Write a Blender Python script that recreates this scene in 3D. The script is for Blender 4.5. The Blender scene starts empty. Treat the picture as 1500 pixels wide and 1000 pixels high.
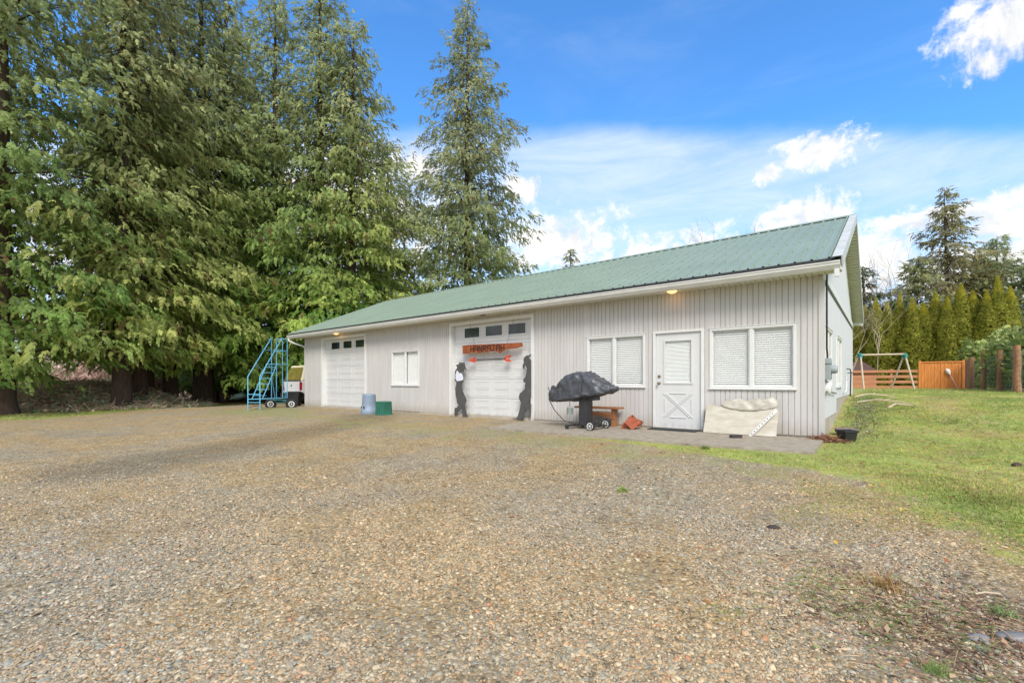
import bpy, math, random
import numpy as np
from mathutils import Vector, Matrix, noise as mnoise

random.seed(7)
rng = np.random.default_rng(7)
S = bpy.context.scene
COL = S.collection
PI = math.pi
CAM = (0.863, -10.0, 1.0)
YAW = math.radians(39.05)
FW = (-math.sin(YAW), math.cos(YAW)); RT = (math.cos(YAW), math.sin(YAW))

def place(d, l):                      # ground point d metres ahead of and l metres to the right of the viewpoint
    return (CAM[0] + d*FW[0] + l*RT[0], CAM[1] + d*FW[1] + l*RT[1])

# ------------------------------------------------------------------ helpers
class MB:
    def __init__(s): s.v = []; s.f = []; s.m = []; s.sm = []
    def add(s, vs, fs, mi=0, smooth=False):
        o = len(s.v); s.v += [tuple(p) for p in vs]
        for f in fs: s.f.append(tuple(i+o for i in f)); s.m.append(mi); s.sm.append(smooth)
        return s
    def box(s, x0, x1, y0, y1, z0, z1, mi=0, M=None):
        vs = [(x0,y0,z0),(x1,y0,z0),(x1,y1,z0),(x0,y1,z0),(x0,y0,z1),(x1,y0,z1),(x1,y1,z1),(x0,y1,z1)]
        if M is not None: vs = [tuple(M @ Vector(p)) for p in vs]
        return s.add(vs, [(0,3,2,1),(4,5,6,7),(0,1,5,4),(1,2,6,5),(2,3,7,6),(3,0,4,7)], mi)
    def tube(s, pts, r, n=8, mi=0, cap=True, smooth=True):
        pts = [Vector(p) for p in pts]
        rs = r if isinstance(r, (list, tuple)) else [r]*len(pts)
        vs = []; fs = []
        for i, p in enumerate(pts):
            t = (pts[min(i+1, len(pts)-1)] - pts[max(i-1, 0)])
            t = t.normalized() if t.length > 1e-9 else Vector((0,0,1))
            a = Vector((0,0,1)) if abs(t.z) < .9 else Vector((1,0,0))
            u = t.cross(a).normalized(); w = t.cross(u)
            for k in range(n):
                an = 2*PI*k/n
                vs.append(p + (u*math.cos(an) + w*math.sin(an))*rs[i])
        for i in range(len(pts)-1):
            for k in range(n):
                fs.append((i*n+k, i*n+(k+1)%n, (i+1)*n+(k+1)%n, (i+1)*n+k))
        s.add(vs, fs, mi, smooth)
        if cap:
            s.add(vs[:n], [tuple(range(n))], mi); s.add(vs[-n:], [tuple(range(n-1,-1,-1))], mi)
        return s
    def lathe(s, prof, c, n=24, mi=0, axis='Z', smooth=True, M=None, cap=True):
        vs = []; fs = []
        for (r, h) in prof:
            for k in range(n):
                an = 2*PI*k/n; a, b = r*math.cos(an), r*math.sin(an)
                p = {'Z': (a,b,h), 'Y': (a,h,b), 'X': (h,a,b)}[axis]
                if M is not None: p = M @ Vector(p)
                vs.append((p[0]+c[0], p[1]+c[1], p[2]+c[2]))
        for i in range(len(prof)-1):
            for k in range(n):
                fs.append((i*n+k, i*n+(k+1)%n, (i+1)*n+(k+1)%n, (i+1)*n+k))
        s.add(vs, fs, mi, smooth)
        if cap: s.add(vs[:n], [tuple(range(n))], mi); s.add(vs[-n:], [tuple(range(n-1,-1,-1))], mi)
        return s
    def prism(s, poly, y0, y1, mi=0, M=None):      # outline in x-z, given thickness in y
        n = len(poly)
        vs = [(p[0], y0, p[1]) for p in poly] + [(p[0], y1, p[1]) for p in poly]
        if M is not None: vs = [tuple(M @ Vector(p)) for p in vs]
        fs = [(k, (k+1)%n, n+(k+1)%n, n+k) for k in range(n)]
        s.add(vs, fs, mi)
        from mathutils.geometry import tessellate_polygon
        tri = tessellate_polygon([[Vector((p[0], p[1], 0)) for p in poly]])
        s.add(vs, [tuple(t) for t in tri] + [tuple(i+n for i in t[::-1]) for t in tri], mi)
        return s
    def build(s, name, mats, parent=None, bevel=0, loc=None, rotz=0):
        me = bpy.data.meshes.new(name); me.from_pydata(s.v, [], s.f)
        if not isinstance(mats, (list, tuple)): mats = [mats]
        for m in mats: me.materials.append(m)
        me.polygons.foreach_set('material_index', s.m); me.polygons.foreach_set('use_smooth', s.sm)
        import bmesh
        bm = bmesh.new(); bm.from_mesh(me)
        bmesh.ops.recalc_face_normals(bm, faces=bm.faces); bm.to_mesh(me); bm.free()
        me.update()
        o = bpy.data.objects.new(name, me); COL.objects.link(o)
        if parent: o.parent = parent
        if loc: o.location = loc
        o.rotation_euler.z = rotz
        if bevel:
            b = o.modifiers.new('bevel', 'BEVEL'); b.width = bevel; b.segments = 2; b.limit_method = 'ANGLE'; b.angle_limit = math.radians(50)
        return o

def tag(o, label=None, cat=None, group=None, kind=None):
    if label: o['label'] = label
    if cat: o['category'] = cat
    if group: o['group'] = group
    if kind: o['kind'] = kind
    return o
def thing(name, label, cat, loc=(0,0,0), rotz=0, group=None):
    o = bpy.data.objects.new(name, None); COL.objects.link(o)
    o.location = loc; o.rotation_euler.z = rotz; o.empty_display_size = .2
    return tag(o, label, cat, group)
def copy_tree(o, parent=None):
    c = o.copy(); COL.objects.link(c)
    if parent: c.parent = parent
    for ch in list(o.children): copy_tree(ch, c)
    return c

def arr_mesh(name, V, F, C=None, mat=None, smooth=False):
    me = bpy.data.meshes.new(name); V = np.asarray(V, np.float32); F = np.asarray(F, np.int32)
    k = F.shape[1]
    me.vertices.add(len(V)); me.vertices.foreach_set('co', V.ravel())
    me.loops.add(F.size); me.loops.foreach_set('vertex_index', F.ravel())
    me.polygons.add(len(F)); me.polygons.foreach_set('loop_start', np.arange(len(F), dtype=np.int32)*k)
    me.polygons.foreach_set('loop_total', np.full(len(F), k, np.int32))
    if smooth: me.polygons.foreach_set('use_smooth', np.ones(len(F), bool))
    me.update(calc_edges=True)
    if C is not None:
        a = me.color_attributes.new('Col', 'FLOAT_COLOR', 'POINT')
        c4 = np.ones((len(V), 4), np.float32); c4[:, :3] = C; a.data.foreach_set('color', c4.ravel())
    if mat: me.materials.append(mat)
    return me
def link(name, me, parent=None, loc=None):
    o = bpy.data.objects.new(name, me); COL.objects.link(o)
    if parent: o.parent = parent
    if loc: o.location = loc
    return o

def scatter(tmpl, pos, yaw, pitch, roll, scale, col, stretch=None):
    """copies of small leaf/stone templates, merged; tmpl = list of (V, F)"""
    N = len(pos); pos = np.asarray(pos); which = rng.integers(0, len(tmpl), N)
    Vs = []; Fs = []; Cs = []; off = 0
    for t, (tv, tf) in enumerate(tmpl):
        s = np.where(which == t)[0]
        if not len(s): continue
        cy, sy = np.cos(yaw[s]), np.sin(yaw[s]); cp, sp = np.cos(pitch[s]), np.sin(pitch[s]); cr, sr = np.cos(roll[s]), np.sin(roll[s])
        x, y, z = tv[:,0][None], tv[:,1][None], tv[:,2][None]
        sc = scale[s][:, None]
        x = x*sc*np.ones((len(s),1)); y = y*sc; z = z*sc
        if stretch is not None: x = x*stretch[s][:,0:1]; y = y*stretch[s][:,1:2]; z = z*stretch[s][:,2:3]
        y, z = y*cr[:,None] - z*sr[:,None], y*sr[:,None] + z*cr[:,None]
        x, z = x*cp[:,None] + z*sp[:,None], -x*sp[:,None] + z*cp[:,None]
        x, y = x*cy[:,None] - y*sy[:,None], x*sy[:,None] + y*cy[:,None]
        P = np.stack([x, y, z], -1) + pos[s][:, None, :]
        nv = tv.shape[0]
        Vs.append(P.reshape(-1, 3)); Cs.append(np.repeat(col[s], nv, 0))
        Fs.append((tf[None] + (np.arange(len(s))*nv)[:, None, None]).reshape(-1, tf.shape[1]) + off)
        off += len(s)*nv
    return np.concatenate(Vs), np.concatenate(Fs), np.concatenate(Cs)

def sstep(t): t = np.clip(t, 0, 1); return t*t*(3-2*t)
def gz(x, y):
    x = np.asarray(x, float); y = np.asarray(y, float)
    dist = np.maximum(np.maximum(-y, -19.0 - x), 0)
    base = -0.05 - 0.15*sstep((dist-1.6)/6.0)
    rise = .62*sstep((y + .2)/8.2)*sstep((x + 15)/12)
    und = .012*np.sin(x*1.3+.6*y)*np.sin(y*.9-.4*x)*sstep((dist-2)/3)
    return base + rise*(1) + rise*.05 + und
def gzf(x, y): return float(gz(x, y))

# ------------------------------------------------------------------ materials
def nt(m): return m.node_tree.nodes, m.node_tree.links
def mat(name, col, rough=.6, var=.08, scale=6, bump=0, bscale=40, metal=0, spec=.5, col2=None, stretch=(1,1,1), emit=None):
    m = bpy.data.materials.new(name); m.use_nodes = True; N, L = nt(m); b = N['Principled BSDF']
    b.inputs['Roughness'].default_value = rough; b.inputs['Metallic'].default_value = metal
    b.inputs['Specular IOR Level'].default_value = spec
    tc = N.new('ShaderNodeTexCoord'); mp = N.new('ShaderNodeMapping'); mp.inputs['Scale'].default_value = stretch
    L.new(tc.outputs['Object'], mp.inputs['Vector'])
    n = N.new('ShaderNodeTexNoise'); n.inputs['Scale'].default_value = scale; n.inputs['Detail'].default_value = 6; n.inputs['Roughness'].default_value = .65
    L.new(mp.outputs[0], n.inputs['Vector'])
    r = N.new('ShaderNodeValToRGB'); L.new(n.outputs['Fac'], r.inputs['Fac'])
    c2 = col2 or tuple(min(1, c*(1+var)) for c in col)
    c1 = col if col2 else tuple(c*(1-var) for c in col)
    r.color_ramp.elements[0].position = .32; r.color_ramp.elements[1].position = .68
    r.color_ramp.elements[0].color = (*c1, 1); r.color_ramp.elements[1].color = (*c2, 1)
    L.new(r.outputs['Color'], b.inputs['Base Color'])
    if bump:
        n2 = N.new('ShaderNodeTexNoise'); n2.inputs['Scale'].default_value = bscale; n2.inputs['Detail'].default_value = 5
        L.new(mp.outputs[0], n2.inputs['Vector'])
        bp = N.new('ShaderNodeBump'); bp.inputs['Strength'].default_value = bump; bp.inputs['Distance'].default_value = .02
        L.new(n2.outputs['Fac'], bp.inputs['Height']); L.new(bp.outputs[0], b.inputs['Normal'])
    if emit:
        b.inputs['Emission Color'].default_value = (*emit[0], 1); b.inputs['Emission Strength'].default_value = emit[1]
    return m
def attr_mat(name, rough=.6, transl=.25, spec=.3, nscale=3, amt=.35, sat=1):
    m = bpy.data.materials.new(name); m.use_nodes = True; N, L = nt(m); b = N['Principled BSDF']; out = N['Material Output']
    a = N.new('ShaderNodeAttribute'); a.attribute_name = 'Col'
    tc = N.new('ShaderNodeTexCoord'); n = N.new('ShaderNodeTexNoise'); n.inputs['Scale'].default_value = nscale; n.inputs['Detail'].default_value = 3
    L.new(tc.outputs['Object'], n.inputs['Vector'])
    mr = N.new('ShaderNodeMapRange'); mr.inputs[3].default_value = 1-amt; mr.inputs[4].default_value = 1+amt
    mr.inputs[1].default_value = .3; mr.inputs[2].default_value = .7
    L.new(n.outputs['Fac'], mr.inputs[0])
    mx = N.new('ShaderNodeVectorMath'); mx.operation = 'SCALE'; L.new(a.outputs['Color'], mx.inputs[0]); L.new(mr.outputs[0], mx.inputs['Scale'])
    L.new(mx.outputs[0], b.inputs['Base Color']); b.inputs['Roughness'].default_value = rough; b.inputs['Specular IOR Level'].default_value = spec
    if transl:
        t = N.new('ShaderNodeBsdfTranslucent'); ms = N.new('ShaderNodeMixShader'); ms.inputs[0].default_value = transl
        L.new(mx.outputs[0], t.inputs['Color']); L.new(b.outputs[0], ms.inputs[1]); L.new(t.outputs[0], ms.inputs[2]); L.new(ms.outputs[0], out.inputs['Surface'])
    return m
def glass_mat(name, tint=(.9,.95,.95)):
    m = bpy.data.materials.new(name); m.use_nodes = True; N, L = nt(m); out = N['Material Output']; N.remove(N['Principled BSDF'])
    t = N.new('ShaderNodeBsdfTransparent'); t.inputs['Color'].default_value = (*tint, 1)
    g = N.new('ShaderNodeBsdfGlossy'); g.inputs['Roughness'].default_value = .02
    lw = N.new('ShaderNodeLayerWeight'); pw = N.new('ShaderNodeMath'); pw.operation = 'POWER'; pw.inputs[1].default_value = 4; L.new(lw.outputs['Facing'], pw.inputs[0])
    f = N.new('ShaderNodeMath'); f.operation = 'MULTIPLY_ADD'; f.inputs[1].default_value = .6; f.inputs[2].default_value = .03; L.new(pw.outputs[0], f.inputs[0])
    ms = N.new('ShaderNodeMixShader'); L.new(f.outputs[0], ms.inputs[0]); L.new(t.outputs[0], ms.inputs[1]); L.new(g.outputs[0], ms.inputs[2]); L.new(ms.outputs[0], out.inputs['Surface'])
    return m

M = {}
M['siding'] = mat('grey_siding', (.52,.50,.475), .7, col2=(.60,.58,.56), scale=2.2, stretch=(3,3,.35), bump=.12, bscale=30)
def splash(m, top=.32, amt=.55, col=(.30,.25,.18)):
    # rain-splashed dirt along the foot of a wall and faint streaks
    N, L = nt(m); b = N['Principled BSDF']; src = b.inputs['Base Color'].links[0].from_socket
    g = N.new('ShaderNodeNewGeometry'); sp = N.new('ShaderNodeSeparateXYZ'); L.new(g.outputs['Position'], sp.inputs[0])
    n = N.new('ShaderNodeTexNoise'); n.inputs['Scale'].default_value = 5; n.inputs['Detail'].default_value = 7; n.inputs['Roughness'].default_value = .7
    mp = N.new('ShaderNodeMapping'); mp.inputs['Scale'].default_value = (1.4,1.4,.35); L.new(g.outputs['Position'], mp.inputs['Vector']); L.new(mp.outputs[0], n.inputs['Vector'])
    a = N.new('ShaderNodeMath'); a.operation = 'MULTIPLY_ADD'; a.inputs[1].default_value = -.55; L.new(n.outputs['Fac'], a.inputs[0]); L.new(sp.outputs['Z'], a.inputs[2])
    r = N.new('ShaderNodeMapRange'); r.inputs[1].default_value = top-.28; r.inputs[2].default_value = -.32; r.inputs[3].default_value = 0; r.inputs[4].default_value = amt; L.new(a.outputs[0], r.inputs[0])
    x = N.new('ShaderNodeMix'); x.data_type = 'RGBA'; L.new(r.outputs[0], x.inputs['Factor']); L.new(src, x.inputs[6]); x.inputs[7].default_value = (*col, 1); L.new(x.outputs[2], b.inputs['Base Color'])
splash(M['siding'])
M['siding_end'] = mat('end_siding', (.60,.60,.61), .65, col2=(.67,.67,.68), scale=1.2, stretch=(1,3,.4), bump=.1)
M['white'] = mat('white_trim', (.70,.70,.68), .5, var=.04, scale=5)
M['door_white'] = mat('white_door_paint', (.64,.64,.63), .45, var=.03, scale=3); 
M['gutter'] = mat('white_gutter', (.62,.61,.57), .45, var=.08, scale=3, stretch=(1,1,4))
splash(M['white'], .12, .45); splash(M['door_white'], .12, .4)
M['soffit'] = mat('soffit_white', (.62,.61,.52), .7, var=.05)
M['gable_soffit'] = mat('gable_soffit_green', (.46,.46,.38), .7, var=.1, scale=4)
M['rake'] = mat('weathered_rake_trim', (.40,.42,.41), .6, col2=(.56,.58,.57), scale=5)
M['blind'] = mat('blind_slat', (.84,.845,.81), .5, var=.02)
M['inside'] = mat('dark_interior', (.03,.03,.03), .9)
M['darkglass'] = mat('dark_window_pane', (.018,.028,.032), .06, var=.5, scale=1.5, spec=.6)
M['glass'] = glass_mat('window_glass', (1,1,1))
M['concrete'] = mat('concrete_slab', (.24,.205,.155), .9, col2=(.40,.345,.275), scale=7, bump=.35, bscale=90)
M['foundation'] = mat('foundation_concrete', (.36,.31,.24), .9, col2=(.48,.43,.35), scale=3, bump=.2)
M['black'] = mat('black_plastic', (.02,.02,.022), .5, var=.3, scale=9)
M['blackmetal'] = mat('black_metal', (.03,.03,.033), .45, var=.3, scale=12)
M['cutout'] = mat('black_stained_plywood', (.055,.053,.052), .75, col2=(.10,.097,.095), scale=9, stretch=(3,1,.5), bump=.1)
M['rubber'] = mat('tyre_rubber', (.02,.02,.02), .85, var=.2)
M['chrome'] = mat('dull_metal', (.5,.5,.5), .3, metal=1)
M['brass'] = mat('aged_brass', (.30,.24,.14), .35, metal=.8)
M['blue'] = mat('blue_painted_steel', (.09,.36,.56), .45, col2=(.16,.46,.62), scale=7)
M['teal'] = mat('teal_painted_steel', (.06,.22,.22), .5, var=.2)
M['cedar_sign'] = mat('stained_cedar_board', (.15,.03,.012), .55, col2=(.42,.12,.035), scale=2.2, stretch=(1.5,1,7), bump=.3, bscale=14)
M['letter'] = mat('dark_burnt_letters', (.045,.012,.007), .6, var=.3, scale=20)
M['red'] = mat('orange_red_paint', (.60,.075,.03), .45, var=.15, scale=9)
M['grillcover'] = mat('grey_vinyl_cover', (.035,.038,.046), .38, col2=(.095,.10,.115), scale=8, bump=.45, bscale=14, spec=.5)
M['benchwood'] = mat('bench_wood', (.22,.08,.035), .7, col2=(.42,.20,.08), scale=4, stretch=(1,5,5), bump=.2)
M['rust'] = mat('terracotta_red_metal', (.26,.055,.022), .65, col2=(.40,.10,.04), scale=9, bump=.1)
M['panel'] = mat('cream_foam_panel', (.46,.41,.32), .75, col2=(.62,.585,.50), scale=3, stretch=(1,1,3), bump=.12)
M['plastic_sheet'] = mat('torn_plastic_sheet', (.36,.32,.25), .4, col2=(.60,.57,.49), scale=6, bump=.5, bscale=9)
M['barrel'] = mat('blue_grey_plastic', (.22,.28,.36), .5, var=.08, scale=4)
M['green_box'] = mat('green_plastic', (.02,.13,.085), .5, var=.2)
M['truck_white'] = mat('white_car_paint', (.72,.73,.75), .3, var=.03)
M['truck_cream'] = mat('cream_canopy', (.74,.66,.48), .35, var=.05)
M['canopy_glass'] = mat('tinted_rear_glass', (.16,.14,.03), .12, col2=(.30,.26,.07), scale=2.5, spec=.8)
M['taillight'] = mat('red_lens', (.35,.01,.015), .2)
M['wheelbarrow'] = mat('worn_teal_tray', (.30,.48,.48), .4, col2=(.44,.60,.58), scale=5)
M['post'] = mat('cedar_post', (.24,.11,.055), .85, col2=(.40,.21,.11), scale=5, stretch=(3,3,.5), bump=.5, bscale=12)
M['rail'] = mat('fresh_cedar_rail', (.46,.19,.09), .75, col2=(.60,.28,.15), scale=3, stretch=(.5,1,6), bump=.1)
M['gatewood'] = mat('orange_stained_gate', (.55,.17,.035), .6, col2=(.80,.31,.07), scale=5, stretch=(4,4,.5), bump=.1)
M['wire'] = mat('galvanised_wire', (.20,.26,.24), .5, metal=.4)
M['swing_wood'] = mat('pale_pine', (.52,.42,.30), .7, var=.12)
M['swing_green'] = mat('green_plastic_bracket', (.03,.24,.22), .5)
M['bark'] = mat('cedar_bark', (.045,.028,.022), .95, col2=(.10,.065,.048), scale=5, stretch=(3,3,.4), bump=.8, bscale=14)
M['greybark'] = mat('grey_bark', (.16,.13,.10), .9, col2=(.28,.24,.19), scale=7, stretch=(2,2,.5), bump=.4)
M['brownroof'] = mat('brown_shingles', (.10,.055,.045), .9, var=.25, scale=14, bump=.3)
M['brick'] = mat('dark_brick', (.05,.04,.038), .9, var=.3, scale=20, bump=.3)
M['stone'] = mat('wet_grey_stone', (.12,.12,.13), .5, col2=(.28,.265,.25), scale=6, bump=.4, bscale=18)
M['paver'] = mat('mauve_paver', (.20,.15,.14), .85, var=.2, scale=10, bump=.3)
M['meter'] = mat('grey_enamel', (.30,.33,.34), .5, var=.08)
M['mat'] = mat('black_rubber_mat', (.022,.025,.025), .7, var=.3, scale=30, bump=.4)
M['galv'] = mat('galvanised_pail', (.30,.35,.33), .45, metal=.3)
M['warm_lamp'] = mat('lit_warm_lamp', (.9,.6,.3), .5, emit=((1,.50,.16), 1.4))
M['lamp_off'] = mat('unlit_lamp', (.25,.25,.22), .4)
M['paleplastic'] = mat('white_pvc', (.78,.74,.70), .5)
M['leaf'] = attr_mat('conifer_foliage', .55, .50, .25, nscale=1.4, amt=.28)
M['broadleaf'] = attr_mat('broad_leaves', .55, .25, .3)
M['grass'] = attr_mat('grass_blades', .6, .3, .2, nscale=1.2, amt=.25)
M['pebble'] = attr_mat('pebbles', .65, 0, .35, nscale=60, amt=.25)
M['litter'] = attr_mat('dead_litter', .8, .1, .2)

# green ribbed roof
def roof_mat():
    m = mat('green_metal_roof', (.215,.275,.205), .42, col2=(.25,.315,.24), scale=.9, spec=.5)
    return m
M['roof'] = roof_mat()


# ------------------------------------------------------------------ ground
def lawn_edge(y):
    ys = [-12,-8,-6.5,-5.71,-4.57,-3.72,-3.29,-2.87,-2.3,-2.0]
    xs = [6,3.2,2.35,1.7,1.08,.78,.05,-1.5,-3.6,-6.0]
    return np.interp(y, ys, xs)
def left_edge(y):
    return np.interp(y, [-40,-14,-9,-8.05,-5.3,-.6,2.5,20], [-14,-19.6,-21.0,-20.6,-22.6,-26.3,-26.8,-29])
def lawn_val(x, y):
    a = np.clip((x - lawn_edge(y))/1.8 + .45, 0, 1)
    a = np.where((x < .05) & (y > -1.9), 0, a)
    le = left_edge(y)
    b = np.clip((le - x)/1.4 + .5, 0, 1)*np.clip(1 - (le - 3.6 - x)/1.2, 0, 1)
    a = np.where((y > 7) & (x > -18), 1, a)
    return np.maximum(a, b)
def soil_val(x, y):
    le = left_edge(y)
    return np.clip((le - 3.2 - x)/1.2, 0, 1)
def build_ground():
    def axis(lo, hi, a, b, st):
        mid = list(np.arange(a, b, st)); l = []; v = a; s = st
        while v > lo: s *= 1.22; v -= s; l.append(v)
        r = []; v = b; s = st
        while v < hi: r.append(v); s *= 1.22; v += s
        return np.array(l[::-1] + mid + r)
    X = axis(-600, 600, -30, 9, .16); Y = axis(-300, 600, -11, 12, .16)
    gx, gy = np.meshgrid(X, Y, indexing='ij')
    z = gz(gx, gy)
    V = np.stack([gx, gy, z], -1).reshape(-1, 3)
    nx, ny = len(X), len(Y)
    i = np.arange(nx-1)[:, None]*ny + np.arange(ny-1)[None]
    F = np.stack([i, i+ny, i+ny+1, i+1], -1).reshape(-1, 4)
    me = arr_mesh('ground', V, F, smooth=True)
    x, y = V[:,0], V[:,1]
    def put(n, a): at = me.attributes.new(n, 'FLOAT', 'POINT'); at.data.foreach_set('value', np.asarray(a, np.float32))
    put('lawn', lawn_val(x, y)); put('soil', soil_val(x, y))
    # sparse moss in the gravel in front of the building, worn damp wheel tracks, litter in the near right corner
    moss = np.exp(-((y+2.9)/2.1)**2)*(x > -19)*(x < 1.5)*.66 + np.exp(-((x+18)/3)**2-((y+2)/2)**2)*.5
    put('moss', np.clip(moss, 0, 1))
    def track(pts, w):
        d = np.full(len(x), 1e9)
        for (a, b) in zip(pts[:-1], pts[1:]):
            ax, ay = a; bx, by = b; ux, uy = bx-ax, by-ay; t = np.clip(((x-ax)*ux+(y-ay)*uy)/(ux*ux+uy*uy), 0, 1)
            d = np.minimum(d, np.hypot(x-ax-t*ux, y-ay-t*uy))
        return np.exp(-(d/w)**2)
    damp = track([(-7.5,-8.6),(-8.6,-6.5),(-9.6,-4.4),(-10.5,-2.6),(-12,-1.5)], 1.3)*.8 + track([(-3.5,-8.4),(-5.2,-6.0),(-6.6,-3.8),(-8,-2.4)], .45)*.35
    put('damp', np.clip(damp, 0, 1))
    deb = np.exp(-((x-1.25)/.75)**2-((y+6.9)/.8)**2)*.9
    put('debris', np.clip(deb, 0, 1))
    m = bpy.data.materials.new('gravel_and_lawn'); m.use_nodes = True; N, L = nt(m); b = N['Principled BSDF']
    geo = N.new('ShaderNodeNewGeometry')
    def noise(sc, det=5, rough=.6, vec=None):
        n = N.new('ShaderNodeTexNoise'); n.inputs['Scale'].default_value = sc; n.inputs['Detail'].default_value = det; n.inputs['Roughness'].default_value = rough
        L.new(vec or geo.outputs['Position'], n.inputs['Vector']); return n.outputs['Fac']
    def ramp(f, els, interp='LINEAR'):
        r = N.new('ShaderNodeValToRGB'); L.new(f, r.inputs['Fac']); e = r.color_ramp; e.interpolation = interp
        while len(e.elements) < len(els): e.elements.new(.5)
        for k, (p, c) in enumerate(els): e.elements[k].position = p; e.elements[k].color = (*c, 1)
        return r.outputs['Color']
    def mix(f, a, c, mode='MIX'):
        x = N.new('ShaderNodeMix'); x.data_type = 'RGBA'; x.blend_type = mode
        if isinstance(f, float): x.inputs['Factor'].default_value = f
        else: L.new(f, x.inputs['Factor'])
        for s, v in ((6, a), (7, c)):
            if isinstance(v, tuple): x.inputs[s].default_value = (*v, 1)
            else: L.new(v, x.inputs[s])
        return x.outputs[2]
    def attr(n): a = N.new('ShaderNodeAttribute'); a.attribute_name = n; return a.outputs['Fac']
    def math_(op, a, c):
        x = N.new('ShaderNodeMath'); x.operation = op
        for k, v in enumerate((a, c)):
            if isinstance(v, (int, float)): x.inputs[k].default_value = v
            else: L.new(v, x.inputs[k])
        return x.outputs[0]
    def mask(a, n, k=.8, lo=.42, hi=.58):   # attribute edge broken up by noise
        v = math_('ADD', a, math_('MULTIPLY', math_('SUBTRACT', n, .5), k))
        r = N.new('ShaderNodeMapRange'); r.inputs[1].default_value = lo; r.inputs[2].default_value = hi; r.interpolation_type = 'SMOOTHSTEP'; L.new(v, r.inputs[0]); return r.outputs[0]
    def vor(sc, feat='F1'):
        v = N.new('ShaderNodeTexVoronoi'); v.inputs['Scale'].default_value = sc; v.feature = feat; L.new(geo.outputs['Position'], v.inputs['Vector']); return v
    v1 = vor(46); sep = N.new('ShaderNodeSeparateColor'); L.new(v1.outputs['Color'], sep.inputs[0])
    stones = ramp(sep.outputs[0], [(0,(.14,.12,.09)),(.10,(.27,.225,.155)),(.30,(.38,.325,.225)),(.42,(.29,.285,.25)),(.56,(.43,.355,.235)),(.68,(.34,.33,.29)),(.80,(.42,.30,.175)),(.88,(.56,.52,.42))], 'CONSTANT')
    gaps = N.new('ShaderNodeMapRange'); gaps.inputs[1].default_value = .25; gaps.inputs[2].default_value = .75; gaps.inputs[3].default_value = 0; gaps.inputs[4].default_value = .6; L.new(v1.outputs['Distance'], gaps.inputs[0])
    grav = mix(gaps.outputs[0], stones, (.195,.16,.105))
    big = noise(.45, 6, .65)
    tint = ramp(big, [(.30,(.86,.88,.90)),(.45,(1.02,1.0,.98)),(.56,(1.14,.99,.76)),(.70,(1.0,1.0,.95))])
    grav = mix(1.0, grav, tint, 'MULTIPLY')
    grav = mix(1.0, grav, (1.06, 1.03, .97), 'MULTIPLY')
    mid = noise(3.0, 6, .7)
    grav = mix(1.0, grav, ramp(mid, [(.3,(.78,.77,.75)),(.55,(1.05,1.04,1.02)),(.75,(1.2,1.19,1.15))]), 'MULTIPLY')
    grav = mix(math_('MULTIPLY', mask(attr('damp'), mid, .9, .35, .75), .6), grav, mix(1.0, grav, (.50,.50,.50), 'MULTIPLY'))
    mossc = ramp(noise(18), [(.3,(.17,.19,.07)),(.7,(.32,.34,.12))])
    grav = mix(math_('MULTIPLY', mask(attr('moss'), noise(1.5, 7, .75), 2.2, .55, .85), .6), grav, mossc)
    lit = ramp(noise(26, 5, .7), [(.3,(.10,.055,.035)),(.5,(.20,.12,.07)),(.7,(.34,.23,.13))])
    grav = mix(math_('MULTIPLY', mask(attr('debris'), noise(3.4, 6, .7), 1.2, .45, .8), .75), grav, lit)
    gcol = ramp(noise(9, 7, .8), [(.22,(.15,.18,.05)),(.42,(.28,.33,.09)),(.56,(.40,.43,.11)),(.66,(.48,.45,.17)),(.8,(.45,.36,.19))])
    gcol = mix(math_('MULTIPLY', mask(noise(.8, 6, .75), noise(6, 5, .7), .9, .46, .62), .7), gcol, (.34,.25,.13))
    gcol = mix(1.0, gcol, ramp(noise(38, 4, .8), [(.3,(.62,.66,.6)),(.55,(1.02,1.02,1.0)),(.75,(1.25,1.2,1.1))]), 'MULTIPLY')
    gcol = mix(1.0, gcol, ramp(noise(.9, 5, .7), [(.3,(.78,.95,.9)),(.5,(1,1,1)),(.7,(1.2,1.05,.85))]), 'MULTIPLY')
    soil = ramp(noise(2.6, 7, .75), [(.3,(.12,.08,.055)),(.5,(.26,.17,.11)),(.7,(.42,.29,.20))])
    c = mix(mask(attr('lawn'), noise(2.2, 7, .75), 1.7, .40, .66), grav, gcol)
    c = mix(mask(attr('soil'), noise(1.5, 6, .7), .9), c, soil)
    L.new(c, b.inputs['Base Color']); b.inputs['Roughness'].default_value = .85; b.inputs['Specular IOR Level'].default_value = .25
    hgt = math_('ADD', math_('MULTIPLY', math_('SUBTRACT', 1, v1.outputs['Distance']), .5), math_('MULTIPLY', noise(70, 4, .7), .6))
    bp = N.new('ShaderNodeBump'); bp.inputs['Strength'].default_value = .9; bp.inputs['Distance'].default_value = .02; L.new(hgt, bp.inputs['Height']); L.new(bp.outputs[0], b.inputs['Normal'])
    me.materials.append(m)
    return tag(link('ground', me), kind='structure')
build_ground()

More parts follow.
